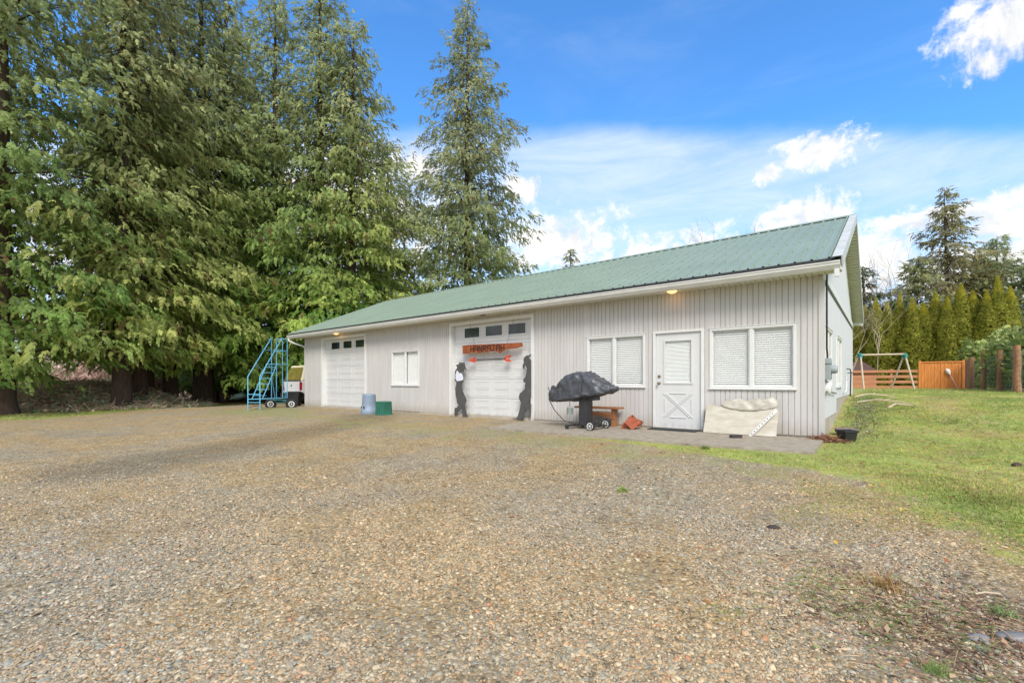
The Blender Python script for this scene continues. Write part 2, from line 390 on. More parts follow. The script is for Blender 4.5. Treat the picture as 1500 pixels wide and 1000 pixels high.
# ------------------------------------------------------------------ gravel stones, grass blades (uncountable)
def ico_dome(seed):
    r = random.Random(seed); vs = [(0,0,.62)]
    for ring, (rad, h) in enumerate(((.72,.42),(1.0,-.05))):
        for k in range(6):
            a = 2*PI*(k + ring*.5)/6; q = r.uniform(.8, 1.15)
            vs.append((math.cos(a)*rad*q, math.sin(a)*rad*q, h*r.uniform(.75,1.15)))
    fs = []
    for k in range(6):
        fs.append((0, 1+k, 1+(k+1)%6)); fs.append((1+k, 7+k, 1+(k+1)%6)); fs.append((7+k, 7+(k+1)%6, 1+(k+1)%6))
    return np.array(vs), np.array(fs)
def fan_points(n, d0, d1, power=1.0, spread=1.28):
    u = rng.random(n); d = (d0**(2-power) + u*(d1**(2-power)-d0**(2-power)))**(1/(2-power))
    l = rng.uniform(-1, 1, n)*spread*d
    return CAM[0] + d*FW[0] + l*RT[0], CAM[1] + d*FW[1] + l*RT[1], d
def gravel():
    x, y, d = fan_points(370000, 1.35, 7.0, 1.5)
    lv = lawn_val(x, y); w0 = np.array([mnoise.noise((a*1.7, b*1.7, 6.)) for a, b in zip(x, y)])
    keep = (lv < .42 + .9*(rng.random(len(x))-.5)) & (rng.random(len(x)) < np.clip((7.0-d)/3.2, 0, 1)*np.clip(.68+w0*1.5, .12, 1)) & ((y < -2.35) | (x < -6.6) | (x > .2)) & (y < -.3)
    x, y, d = x[keep], y[keep], d[keep]; n = len(x)
    pal = np.array([(.10,.075,.055),(.28,.20,.14),(.42,.30,.20),(.46,.27,.15),(.33,.31,.28),(.22,.235,.235),(.58,.50,.40),(.38,.16,.09),(.46,.38,.29),(.17,.15,.13),(.50,.36,.24)])
    c = pal[rng.choice(len(pal), n, p=[.05,.13,.17,.08,.15,.13,.09,.02,.11,.03,.04])]*rng.uniform(.8, 1.2, (n,1))
    c = (c*.70 + .30*np.array([[.34,.30,.215]]))*np.array([[1.08,1.03,.89]])
    # broad bands where the stones are browner or greyer
    w = np.array([mnoise.noise((a*.35, b*.35, 3.1)) for a, b in zip(x[:], y[:])])
    w = np.clip(w*1.6, -1, 1)[:, None]
    c = c*(1 + w*np.array([[.16,.03,-.20]]))
    dm = np.exp(-((x+8.8)/1.0)**2)[:,None]*.0
    sz = np.minimum(rng.lognormal(math.log(.0042), .46, n), .0150)*(1+.05*d)
    z = gz(x, y) + sz*.12
    st = np.stack([rng.uniform(.9,1.5,n), rng.uniform(.7,1.05,n), rng.uniform(.55,1.0,n)], -1)
    V, F, C = scatter([ico_dome(k) for k in range(6)], np.stack([x,y,z],-1), rng.uniform(0,2*PI,n), rng.normal(0,.28,n), rng.normal(0,.28,n), sz, c, st)
    tag(link('gravel', arr_mesh('gravel', V, F, C, M['pebble'], smooth=False)), 'tan, grey and rust-brown loose gravel covering the driveway', 'gravel', kind='stuff')
gravel()
def blade_t(seed, n=5, spread=.35):
    r = random.Random(seed); vs = []; fs = []
    for k in range(n):
        a = r.uniform(0, 2*PI); ox, oy = r.uniform(-spread,spread), r.uniform(-spread,spread); h = r.uniform(.6,1.1); w = r.uniform(.05,.085); be = r.uniform(.3,.95)
        dx, dy = math.cos(a), math.sin(a); i = len(vs)
        vs += [(ox-dy*w, oy+dx*w, -.1), (ox+dy*w, oy-dx*w, -.1), (ox+dy*w*.7+dx*be*.4, oy-dx*w*.7+dy*be*.4, h*.6), (ox-dy*w*.7+dx*be*.4, oy+dx*w*.7+dy*be*.4, h*.6)]
        vs += [(ox+dx*be+dy*w*.12, oy+dy*be-dx*w*.12, h*.85), (ox+dx*be-dy*w*.12, oy+dy*be+dx*w*.12, h*.85)]
        fs += [(i,i+1,i+2,i+3), (i+3,i+2,i+4,i+5)]
    return np.array(vs), np.array(fs)
GT = [blade_t(k) for k in range(6)]
def grass():
    X = []; Y = []; SC = []
    def put(n, x0, x1, y0, y1, s, thr):
        x = rng.uniform(x0, x1, n); y = rng.uniform(y0, y1, n)
        nz = np.array([mnoise.noise((a*1.1, b*1.1, 8.)) for a, b in zip(x, y)])
        k = (lawn_val(x, y) + nz*.95 > thr) & ~((x < .12) & (y > -2.28) & (x > -6.5)) & ~((x < .05) & (y > -2))
        X.append(x[k]); Y.append(y[k]); SC.append(rng.uniform(.55, 1.25, k.sum())*s*np.clip(lawn_val(x, y)[k]+nz[k]*.4, .35, 1.1))
    put(44000, .1, 4.5, -8, -3, .042, .16)
    put(38000, -4.5, 8, -4, 2, .034, .16)
    put(26000, .1, 6, 2, 12, .045, .5)
    put(15000, -.5, 14, 12, 30, .07, .5)
    put(14000, -30, -19, -14, 4, .07, .62)
    x = np.concatenate(X); y = np.concatenate(Y); s = np.concatenate(SC); n = len(x)
    t = np.array([mnoise.noise((a*.8, b*.8, 1.)) for a, b in zip(x, y)])[:, None] + rng.normal(0, .22, (n,1))
    g1 = np.array([[.29,.38,.11]]); g2 = np.array([[.54,.56,.16]]); dry = np.array([[.60,.48,.25]])
    c = g1 + (g2-g1)*np.clip(t+.5, 0, 1); c = np.where(t > .36, dry, c)*rng.uniform(.8,1.2,(n,1))
    V, F, C = scatter(GT, np.stack([x,y,gz(x,y)],-1), rng.uniform(0,2*PI,n), rng.normal(0,.4,n), rng.normal(0,.4,n), s, c)
    tag(link('grass', arr_mesh('grass', V, F, C, M['grass'])), 'short mossy green lawn grass along the gravel and beside the building', 'grass', kind='stuff')
grass()
def litter(name, label, n, f, size, pal, hgt=0., tw=.35, kind='stuff', cat='litter'):
    """fallen twigs, needles and leaves lying within the outline f"""
    x, y, h = f(n); n = len(x); z = gz(x, y) + h
    leaf = (np.array([(-1,0,0),(0,-.4,.12),(1,0,0),(0,.4,.1)]), np.array([(0,1,2,3)]))
    stick = (np.array([(-2.6,-.07,0),(2.6,-.07,.2),(2.6,.07,.2),(-2.6,.07,0),(-2.6,0,.12),(2.6,0,.3)]), np.array([(0,1,5,4),(3,2,5,4)]))
    pal = np.array(pal); c = pal[rng.integers(0, len(pal), n)]*rng.uniform(.7,1.25,(n,1))
    V, F, C = scatter([leaf, stick], np.stack([x,y,z],-1), rng.uniform(0,2*PI,n), rng.normal(0,tw,n), rng.normal(0,tw,n), size*rng.uniform(.5,1.4,n), c)
    return tag(link(name, arr_mesh(name, V, F, C, M['litter'])), label, cat, kind=kind)
def blob(cx, cy, rx, ry, hmax=.02, ang=0):
    def f(n):
        a = rng.normal(0, .5, n); b = rng.normal(0, .5, n); k = a*a+b*b < 1.3; a, b = a[k], b[k]
        x = cx + a*rx*math.cos(ang) - b*ry*math.sin(ang); y = cy + a*rx*math.sin(ang) + b*ry*math.cos(ang)
        return x, y, rng.random(len(x))*hmax*np.clip(1-(a*a+b*b), .1, 1)
    return f
litter('dead_stalks', 'matted reddish dead stalks and needles in the gravel at lower right', 1900, blob(1.2,-6.9,1.0,.8,.02), .021, [(.36,.22,.14),(.26,.14,.10),(.46,.33,.20),(.20,.12,.09),(.22,.26,.10)], tw=.2, cat='dead plants')
litter('corner_litter', 'dry brown leaf litter heaped at the foot of the near building corner', 900, blob(.05,-.12,.35,.25,.1), .035, [(.30,.13,.07),(.22,.10,.06),(.38,.24,.15)], cat='leaf litter')
litter('wall_weeds', 'low grey-green weeds and twigs along the end wall foundation', 1900, blob(.5,3.9,.42,3.9,.05), .03, [(.16,.25,.12),(.22,.30,.14),(.24,.18,.11),(.36,.30,.22)], tw=.6, cat='weeds')
litter('brush', 'heap of brown and green cut brush on the bank beyond the left trees', 26000, blob(-29.5,-6.0,5.5,4.0,1.3,.5), .11, [(.55,.34,.24),(.42,.26,.18),(.28,.36,.18),(.60,.44,.32),(.30,.40,.22),(.66,.52,.40)], tw=.5, cat='brush')
litter('leaf_scatter', 'dead brown and orange leaves scattered over the gravel and near lawn', 420, lambda n: (rng.uniform(-6,3.5,n), rng.uniform(-7.6,-2.4,n), np.full(n,.012)), .024, [(.36,.16,.06),(.26,.13,.07),(.48,.30,.12),(.16,.10,.07)], tw=.3, cat='fallen leaves')
litter('fallen_leaves', 'scattered yellow and brown fallen leaves on the lawn', 1500, lambda n: (rng.uniform(.5,6,n), rng.uniform(-6,6,n), np.full(n,.03)), .026, [(.50,.36,.08),(.30,.12,.05),(.45,.28,.10)], cat='fallen leaves')

# ------------------------------------------------------------------ the building
LX = -19.0; WID = 9.4; HW = 2.95; RIDGE_Y = 4.6; RIDGE_Z = 5.25; EY = -.50; EZ = 3.11
B = thing('workshop_building', 'long grey workshop with green metal roof and white garage doors', 'building')
GP = []
_x = -19.0
while _x < 0.0:
    _x += random.choice((.088, .112, .10)); GP.append(_x)
def siding(mb, u0, u1, z0, z1, fn, grooves, gw=.016, gd=.015):
    pts = [(u0, 0)]
    for g in grooves:
        if u0 + .02 < g < u1 - .02: pts += [(g-gw/2, 0), (g-gw/4, gd), (g+gw/4, gd), (g+gw/2, 0)]
    pts.append((u1, 0))
    for (a, da), (b, db) in zip(pts[:-1], pts[1:]):
        mb.add([fn(a, da, z0), fn(b, db, z0), fn(b, db, z1), fn(a, da, z1)], [(0,1,2,3)])
front = lambda u, d, z: (u, d, z)
w = MB()
G1 = (-17.50, -14.43, 2.76); G2 = (-9.68, -6.58, 2.76)            # garage openings x0,x1,top
W1 = (-12.76, -11.26, .90, 2.10); W2 = (-4.86, -3.36, .90, 2.11); W3 = (-1.96, -.42, .88, 2.11); D = (-3.12, -2.12, 0, 2.08)
cuts = sorted([(G1[0],G1[1],-.1,G1[2]), (G2[0],G2[1],-.1,G2[2]), W1, W2, W3, (D[0],D[1],-.1,D[3])])
cuts = [c if len(c) == 4 else c for c in cuts]
x = LX; zb = .015
for (a, b, c, d) in cuts:
    siding(w, x, a, zb, HW, front, GP)
    if c > 0: siding(w, a, b, zb, c, front, GP)
    siding(w, a, b, d, HW, front, GP)
    x = b
siding(w, x, 0-.012, zb, HW, front, [g for g in GP if g < -.10])
w.box(LX+.05, -.05, .42, .45, 0, HW, 0)
wall = w.build('front_wall', M['siding'], B); wall['label'] = 'light grey grooved front siding'
w = MB(); EG = [i*.203 for i in range(60)]
endf = lambda u, d, z: (0 - d, u, z)
E1 = (.35, 1.65, .90, 2.05); E2 = (2.90, 4.35, .90, 2.08)
x = 0.0
for (a, b, c, d) in (E1, E2):
    siding(w, x, a, .32, HW, endf, EG, .01, .006); siding(w, a, b, .32 if b < 2 else .63, c, endf, EG, .01, .006); siding(w, a, b, d, HW, endf, EG, .01, .006); x = b
siding(w, x, WID, .63, HW, endf, EG, .01, .006)
w.box(-.5, -.45, .1, WID-.1, 0, HW)
w.build('end_wall', M['siding_end'], B)
w = MB(); w.add([(0.012,0,HW),(0.012,WID,HW),(0.012,RIDGE_Y,RIDGE_Z-.06)], [(0,1,2)]); w.build('gable', M['siding_end'], B)
w = MB(); w.box(LX, LX+.03, .02, WID, -.1, HW); w.add([(LX,0,HW),(LX,WID,HW),(LX,RIDGE_Y,RIDGE_Z-.06)], [(0,1,2)]); w.box(LX+.04, -.04, WID-.03, WID, .3, HW); w.build('rear_wall', M['siding'], B)
w = MB(); w.box(LX+.02, -.02, .02, .12, -.25, .03); w.box(-.16, -.012, .12, WID, -.3, .66); w.box(LX+.02, -12.9, -.012, .02, -.2, .012)
w.box(-11.2, -9.72, -.012, .02, -.2, .012); w.build('foundation', M['foundation'], B)
for cb in ((-.07,.022,-.02,.06,-.05,HW-.02), (LX-.02,LX+.07,-.02,.05,-.05,HW-.02), (-.06,.02,WID-.04,WID+.02,.4,HW)):
    w = MB(); w.box(*cb); w.build('corner_trim', M['siding'], B, .003)
# band across the gable at eave height
w = MB(); w.box(.0, .035, -.12, WID+.2, HW-.10, HW+.05); w.build('gable_band', M['white'], B, .004)
w = MB(); w.box(.0, .02, .04, WID, HW-.135, HW-.10); w.build('dark_flashing', M['blackmetal'], B)
# roof: ribbed sheets on both slopes
def slope_pt(x, s, h):          # s metres along the slope from the eave; h above the sheet
    L_ = math.hypot(RIDGE_Y-EY, RIDGE_Z-EZ); cy, cz = (RIDGE_Y-EY)/L_, (RIDGE_Z-EZ)/L_
    return (x, EY + s*cy - h*cz, EZ + s*cz + h*cy)
SL = math.hypot(RIDGE_Y-EY, RIDGE_Z-EZ)
RX0, RX1 = -19.55, .30
prof = []; xx = RX0; k = 0
while xx < RX1 - .05:
    prof += [(xx, 0), (xx+.010, .034), (xx+.034, .034), (xx+.046, 0)]
    if xx + .13 < RX1: prof += [(xx+.115, 0), (xx+.125, .004), (xx+.15, .004), (xx+.16, 0)]
    xx += .252
prof.append((RX1, 0))
for nm, flip in (('roof', False), ('rear_roof', True)):
    w = MB(); vs = []; fs = []
    for (px_, h) in prof:
        for s in (0, SL):
            p = slope_pt(px_, s, h)
            if flip: p = (p[0], 2*RIDGE_Y - p[1], p[2])
            vs.append(p)
    for i in range(len(prof)-1): fs.append((2*i, 2*i+2, 2*i+3, 2*i+1))
    w.add(vs, fs); 
    vs2 = [slope_pt(RX0,0,-.05), slope_pt(RX1,0,-.05), slope_pt(RX1,SL,-.05), slope_pt(RX0,SL,-.05)]
    if flip: vs2 = [(a, 2*RIDGE_Y-b, c) for a,b,c in vs2]
    w.add(vs2, [(0,1,2,3)])
    R_ = w.build(nm, M['roof'], B)
    if not flip:
        ROOF = R_
        s_ = MB()                                          # screw heads
        for i in range(int((RX1-RX0)/.252)):
            for s in (.25, 1.3, 2.4, 3.5, 4.6):
                if i > 30:
                    p = slope_pt(RX0+i*.252+.08, s, .004); s_.box(p[0]-.007, p[0]+.007, p[1]-.006, p[1]+.006, p[2]-.004, p[2]+.006)
        s_.build('roof_screws', M['blackmetal'], ROOF)['kind'] = 'stuff'
        rc = MB()
        a = slope_pt(0, SL-.16, .026); 
        rc.add([(RX0, a[1], a[2]), (RX1, a[1], a[2]), (RX1, RIDGE_Y, RIDGE_Z+.045), (RX0, RIDGE_Y, RIDGE_Z+.045), (RX0, 2*RIDGE_Y-a[1], a[2]), (RX1, 2*RIDGE_Y-a[1], a[2])], [(0,1,2,3), (3,2,5,4)])
        rc.build('ridge_cap', M['roof'], ROOF)
w = MB(); w.box(RX0, RX1-.14, EY+.003, EY+.03, EZ-.035, EZ+.014); w.build('closure_strip', M['blackmetal'], B)
# rake trim and gable soffit
w = MB()
for flip in (0, 1):
    for (xa, xb, ha, hb) in ((RX1-.13, RX1+.012, .026, .034), (RX1-.004, RX1+.014, -.17, .026)):
        vs = [slope_pt(xx_, s, h) for xx_ in (xa, xb) for s in (-.01, SL) for h in (ha, hb)]
        if flip: vs = [(a, 2*RIDGE_Y-b, c) for a,b,c in vs]
        w.add(vs, [(0,1,3,2),(4,6,7,5),(0,4,5,1),(2,3,7,6),(0,2,6,4),(1,5,7,3)])
w.build('rake_trim', M['rake'], B)
w = MB()
for flip in (0, 1):
    n = 40
    for i in range(n):
        s0, s1 = SL*i/n, SL*(i+.85)/n
        vs = [slope_pt(a_, s, h) for a_ in (.0, RX1-.006) for s in (s0, s1) for h in (-.16, -.145)]
        if flip: vs = [(a, 2*RIDGE_Y-b, c) for a,b,c in vs]
        w.add(vs, [(0,1,3,2),(4,6,7,5),(0,4,5,1),(2,3,7,6),(0,2,6,4),(1,5,7,3)])
    vs = [slope_pt(a_, s, -.144) for a_ in (.0, RX1-.006) for s in (0, SL)]
    if flip: vs = [(a, 2*RIDGE_Y-b, c) for a,b,c in vs]
    w.add(vs, [(0,1,3,2)])
w.build('gable_soffit', M['gable_soffit'], B)
# eave soffit (ribbed), fascia and gutter
w = MB()
for i in range(int((RX1-RX0)/.1)):
    xa = RX0 + i*.1
    w.box(xa, xa+.088, EY+.08, -.001, HW-.006, HW+.006)
w.box(RX0, RX1-.02, EY+.09, 0, HW+.007, HW+.012)
w.build('soffit', M['soffit'], B)
w = MB(); w.box(RX0, RX1-.01, EY+.055, EY+.079, HW-.03, EZ-.02); w.build('fascia', M['white'], B)
w = MB(); w.box(RX0, RX1-.01, WID-EY-.4, WID-EY-.37, HW-.03, EZ-.05); w.build('fascia', M['white'], B)
w = MB(); gp = [(EY+.05, HW+.105), (EY-.055, HW+.105), (EY-.058, HW+.085), (EY-.045, HW+.075), (EY-.045, HW+.04), (EY-.02, HW+.0), (EY-.0, HW-.03), (EY+.05, HW-.03)]
GM = Matrix(((0,1,0,0),(1,0,0,0),(0,0,1,0),(0,0,0,1)))
w.prism(gp, RX0-.03, RX1-.02, M=GM)
g_ = w.build('gutter', M['gutter'], B)
w = MB(); w.tube([(RX0+.06, EY-.01, HW+.0), (RX0+.06, EY+.02, HW-.13), (LX-.28, EY+.18, HW-.24), (LX-.07, -.03, HW-.36), (LX-.06, .03, HW-.5), (LX-.06, .04, .15)], .04, 8)
w.build('downspout', M['white'], B)
w = MB(); w.box(.20,.27,EY-.03,EY+.03,HW-.16,HW-.03); w.build('gutter_outlet', M['white'], B, .004)

# garage doors
def garage_door(x0, x1, top, cols, wins, wlabel):
    t = MB(); t.box(x0-.10, x0, -.025, .0, -.03, top+.05); t.box(x1, x1+.10, -.025, .0, -.03, top+.05); t.box(x0-.10, x1+.10, -.027, -.001, top, top+.10)
    t.box(x0-.02, x0+.0, .0, .16, -.03, top); t.box(x1, x1+.02, .0, .16, -.03, top); t.box(x0, x1, .0, .16, top, top+.02)
    t.build('garage_trim', M['white'], B, .003)
    d = MB(); n = 5; zb = -.02; hs = (top-zb)/n
    for k in range(n):
        z0 = zb+k*hs; d.box(x0+.004, x1-.004, .135, .16, z0+.006, z0+hs-.006)
        d.box(x0+.004, x1-.004, .152, .158, z0+hs-.007, z0+hs+.007)
        if k < n-1:
            cw = (x1-x0)/cols
            for c in range(cols):
                a, b = x0+c*cw+.10, x0+(c+1)*cw-.10
                for (za, zc) in ((z0+.07, z0+hs*.47), (z0+hs*.53, z0+hs-.07)):
                    d.box(a, b, .127, .137, za, za+.012); d.box(a, b, .127, .137, zc-.012, zc); d.box(a, a+.012, .127, .137, za+.012, zc-.012); d.box(b-.012, b, .127, .137, za+.012, zc-.012)
    do = d.build('garage_door', M['door_white'], B, .002)
    do['label'] = wlabel
    for (a, b, z0, z1) in wins:
        f = MB(); f.box(a-.03, b+.03, .120, .137, z1, z1+.03); f.box(a-.03, b+.03, .120, .137, z0-.03, z0); f.box(a-.03, a, .120, .137, z0, z1); f.box(b, b+.03, .120, .137, z0, z1)
        f.box(a-.01, b+.01, .124, .137, z0-.004, z0+.012)
        f.build('window_frame', M['white'], do, .002)
        g = MB(); g.box(a, b, .127, .134, z0, z1); g.build('window_pane', M['darkglass'], do)
garage_door(G1[0], G1[1], G1[2], 3, [(-17.02,-16.40,2.36,2.65), (-16.12,-15.52,2.36,2.65), (-15.24,-14.66,2.36,2.65)], 'narrower white sectional garage door at the far left')
garage_door(G2[0], G2[1], G2[2], 4, [(-9.24,-8.62,2.36,2.66), (-8.36,-7.72,2.36,2.66), (-7.48,-6.87,2.36,2.66)], 'white sectional garage door behind the hanging sign')

def slider(parent, fn, a, b, z0, z1, split, name='window', blinds=True, rot=None):
    """two-light sliding window; fn(u, depth, z) maps wall coordinates"""
    def bx(mb, u0, u1, d0, d1, za, zc):
        vs = [fn(u, d, z) for z in (za, zc) for (u, d) in ((u0,d0),(u1,d0),(u1,d1),(u0,d1))]
        mb.add(vs, [(0,3,2,1),(4,5,6,7),(0,1,5,4),(1,2,6,5),(2,3,7,6),(3,0,4,7)])
    f = MB(); t = .045
    bx(f, a, b, -.022, .09, z1-t, z1); bx(f, a, b, -.022, .09, z0, z0+t); bx(f, a, a+t, -.020, .09, z0+t, z1-t); bx(f, b-t, b, -.020, .09, z0+t, z1-t)
    bx(f, split-.03, split+.03, -.012, .05, z0+t, z1-t)
    bx(f, a-.012, b+.012, -.032, -.001, z1, z1+.012); bx(f, a-.02, b+.02, -.040, -.001, z0-.022, z0)
    for (u0, u1) in ((a+t, split-.03), (split+.03, b-t)):
        s = .022
        bx(f, u0, u0+s, .005, .03, z0+t, z1-t); bx(f, u1-s, u1, .005, .03, z0+t, z1-t); bx(f, u0+s, u1-s, .005, .03, z1-t-s, z1-t); bx(f, u0+s, u1-s, .005, .03, z0+t, z0+t+s)
    fo = f.build(name, M['white'], parent, .002)
    for (u0, u1) in ((a+t, split-.03), (split+.03, b-t)):
        g = MB(); bx(g, u0+.022, u1-.022, .014, .019, z0+t+.022, z1-t-.022); g.build('pane', M['glass'], fo)
        if blinds == 'curtain':
            q = MB(); m_ = 24; vs = []
            for i in range(m_+1):
                u = u0+(u1-u0)*i/m_; dd = .075+.006*math.sin(i*1.9); vs += [fn(u, dd, z0), fn(u, dd, z1)]
            q.add(vs, [(2*i,2*i+2,2*i+3,2*i+1) for i in range(m_)], 0, True); q.build('curtain', M['blind'], fo)
        elif blinds:
            q = MB(); z = z0+t+.01
            while z < z1-t:
                q.add([fn(u0, .046, z), fn(u1, .046, z), fn(u1, .075, z+.034), fn(u0, .075, z+.034)], [(0,1,2,3)]); z += .043
            q.add([fn(u0, .09, z0), fn(u1, .09, z0), fn(u1, .09, z1), fn(u0, .09, z1)], [(0,1,2,3)])
            q.build('blind', M['blind'], fo)
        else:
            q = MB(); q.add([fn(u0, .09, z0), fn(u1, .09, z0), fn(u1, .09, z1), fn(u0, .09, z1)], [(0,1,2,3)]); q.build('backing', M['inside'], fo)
    return fo
slider(B, front, *W1[:2], W1[2], W1[3], -12.0, blinds='curtain')['label'] = 'small sliding window between the garage doors'
slider(B, front, W2[0], W2[1], W2[2], W2[3], -4.13)['label'] = 'sliding window above the covered grill'
slider(B, front, W3[0], W3[1], W3[2], W3[3], -1.18)['label'] = 'sliding window above the leaning panel'
slider(B, endf, E1[0], E1[1], E1[2], E1[3], 1.0, blinds=False)['label'] = 'nearer window in the end wall'
slider(B, endf, E2[0], E2[1], E2[2], E2[3], 3.6, blinds=False)['label'] = 'farther window in the end wall'

# entry door
t = MB(); t.box(D[0]-.05, D[0]+.01, -.03, .06, 0, D[3]); t.box(D[1]-.01, D[1]+.05, -.03, .06, 0, D[3]); t.box(D[0]-.05, D[1]+.05, -.032, .06, D[3], D[3]+.05); t.box(D[0], D[1], -.02, .06, -.01, .02)
t.build('door_frame', M['white'], B, .003)
d = MB(); dx0, dx1 = D[0]+.015, D[1]-.015; la, lb, lz0, lz1 = -2.90, -2.34, 1.0, 1.90
d.box(dx0, la, .01, .05, .022, D[3]-.003); d.box(lb, dx1, .01, .05, .022, D[3]-.003); d.box(la, lb, .01, .05, .022, lz0); d.box(la, lb, .01, .05, lz1, D[3]-.003)
for (x0, x1, z0, z1) in ((la-.035,lb+.035,lz1,lz1+.035),(la-.035,lb+.035,lz0-.035,lz0),(la-.035,la,lz0,lz1),(lb,lb+.035,lz0,lz1)): d.box(x0,x1,-.006,.012,z0,z1)
xc, zc = -2.62, .50                                         # crossbuck embossing
def bar(a, b, wd, y0=-.002):
    a = Vector((a[0],0,a[1])); b = Vector((b[0],0,b[1])); u = (b-a).normalized(); n_ = Vector((-u.z,0,u.x))*wd/2
    vs = [a+n_, b+n_, b-n_, a-n_]; d.prism([(p.x,p.z) for p in vs], y0, .0105)
hx, hz = .29, .26
for sx in (-1, 1):
    for o_ in (-.028, .028):
        bar((xc-sx*hx+o_, zc-hz-abs(o_)*0), (xc+sx*hx+o_, zc+hz), .011, -.002 - .0004*(sx+1) - (.0006 if o_ > 0 else 0))
    bar((xc+sx*hx, zc-hz+.11), (xc+sx*hx, zc+hz-.11), .010, -.0032)
    bar((xc-hx+.11, zc+sx*hz), (xc+hx-.11, zc+sx*hz), .010, -.0036)
do = d.build('entry_door', M['door_white'], B, .002)
g = MB(); g.box(la, lb, .018, .022, lz0, lz1); g.build('door_pane', M['glass'], do)
q = MB(); z = lz0
while z < lz1-.01: q.add([(la, .029, z), (lb, .029, z), (lb, .044, z+.026), (la, .044, z+.026)], [(0,1,2,3)]); z += .029
q.add([(la,.049,lz0),(lb,.049,lz0),(lb,.049,lz1),(la,.049,lz1)], [(0,1,2,3)]); q.build('door_blind', M['blind'], do)
k = MB(); k.lathe([(.03,.012),(.03,-.0),(.012,-.008),(.012,-.035),(.028,-.042),(.032,-.055),(.026,-.07),(.008,-.075)], (-3.03, 0, .985), 16, axis='Y'); k.build('door_knob', M['brass'], do)
k = MB(); k.lathe([(.032,.012),(.032,-.012),(.022,-.02),(.006,-.021)], (-3.03, 0, 1.14), 16, axis='Y'); k.build('deadbolt', M['brass'], do)
# soffit lights
for (lx, on) in ((-2.66, 1), (-8.16, 0), (-16.04, 1)):
    k = MB(); k.lathe([(.10, HW-.004), (.10, HW-.016), (.085, HW-.03), (.05, HW-.048), (.01, HW-.055)], (lx, -.24, 0), 20)
    o = k.build('soffit_light', M['warm_lamp'] if on else M['lamp_off'], B); o['label'] = 'lit warm soffit light' if on else 'unlit soffit light'
    if on:
        ld = bpy.data.lights.new('soffit_bulb', 'POINT'); ld.energy = .25; ld.color = (1,.48,.16); ld.shadow_soft_size = .08
        lo = bpy.data.objects.new('soffit_bulb', ld); COL.objects.link(lo); lo.location = (lx, -.24, HW-.11); lo.parent = B
# fittings on the end wall
k = MB(); k.tube([(.045,.10,HW+.02),(.045,.10,1.62),(.05,.14,1.52),(.05,.16,1.36)], .016, 8); k.tube([(.04,.12,.83),(.04,1.2,.80),(.04,2.3,.76)], .012, 6); k.build('conduit', M['blackmetal'], B)
k = MB(); k.box(.0, .10, .10, .42, 1.05, 1.40); k.box(.0,.11,.08,.24,1.34,1.44); k.build('meter_box', M['meter'], B, .01)
k = MB(); k.lathe([(.075,.0),(.075,.06),(.065,.09),(.02,.10)], (.10, .30, 1.24), 20, axis='X'); k.build('power_meter', M['meter'], B)
k = MB(); k.lathe([(.085,.0),(.085,.07),(.07,.09),(.02,.095)], (0, .30, .90), 20, axis='X', M=Matrix.Diagonal((1,1,1.5)).to_3x3()); k.build('telephone_box', M['white'], B)
k = MB(); k.tube([(.02,6.1,1.38),(.10,6.1,1.38),(.12,6.15,1.30),(.10,6.25,.60)], .018, 6); k.tube([(.02,6.5,1.28),(.16,6.5,1.28)], .014, 6); k.build('hose_pipe', M['blackmetal'], B)
k = MB(); k.tube([(.03,5.6,1.20),(.06,5.5,.95),(.06,5.3,.78),(.05,4.9,.74)], .016, 6); k.build('white_pipe', M['white'], B)

# concrete apron
w = MB(); w.prism([(-6.52,.02),(-6.08,-2.27),(-1.72,-2.22),(-1.705,-2.22),(-1.705,.02)], -.14, -.012, M=Matrix(((1,0,0,0),(0,0,1,0),(0,1,0,0),(0,0,0,1))))
w.prism([(-1.692,.02),(-1.692,-2.22),(.06,-2.02),(.02,-.02)], -.14, -.012, M=Matrix(((1,0,0,0),(0,0,1,0),(0,1,0,0),(0,0,0,1))))
tag(w.build('concrete_path', M['concrete']), kind='structure')

# ------------------------------------------------------------------ things along the front wall
COWL=[(-9.44,1.52),(-9.37,1.55),(-9.29,1.56),(-9.27,1.62),(-9.18,1.6),(-9.06,1.61),(-9.03,1.52),(-9.02,1.46),(-8.96,1.39),(-8.99,1.38),(-9.04,1.43),(-9.07,1.38),(-9.1,1.33),(-9.18,1.31),(-9.14,1.26),(-9.1,1.12),(-9.1,1.05),(-9.15,1.01),(-9.18,.9),(-9.13,.73),(-9.04,.59),(-8.97,.47),(-9.0,.4),(-9.04,.33),(-9.0,.17),(-8.97,.05),(-8.91,-.02),(-8.93,-.05),(-9.04,-.06),(-9.15,-.06),(-9.12,.0),(-9.15,.1),(-9.18,.22),(-9.28,.12),(-9.4,.03),(-9.48,-.04),(-9.49,.11),(-9.47,.22),(-9.37,.23),(-9.3,.32),(-9.37,.37),(-9.4,.49),(-9.44,.66),(-9.45,.83),(-9.41,.92),(-9.4,1.0),(-9.47,1.06),(-9.47,1.3),(-9.43,1.39),(-9.37,1.44),(-9.37,1.49)]
SHIRT=[(-9.36,1.37),(-9.25,1.27),(-9.19,1.29),(-9.13,1.23),(-9.09,1.12),(-9.11,1.07),(-9.24,1.05),(-9.36,1.04),(-9.42,1.11),(-9.42,1.25)]
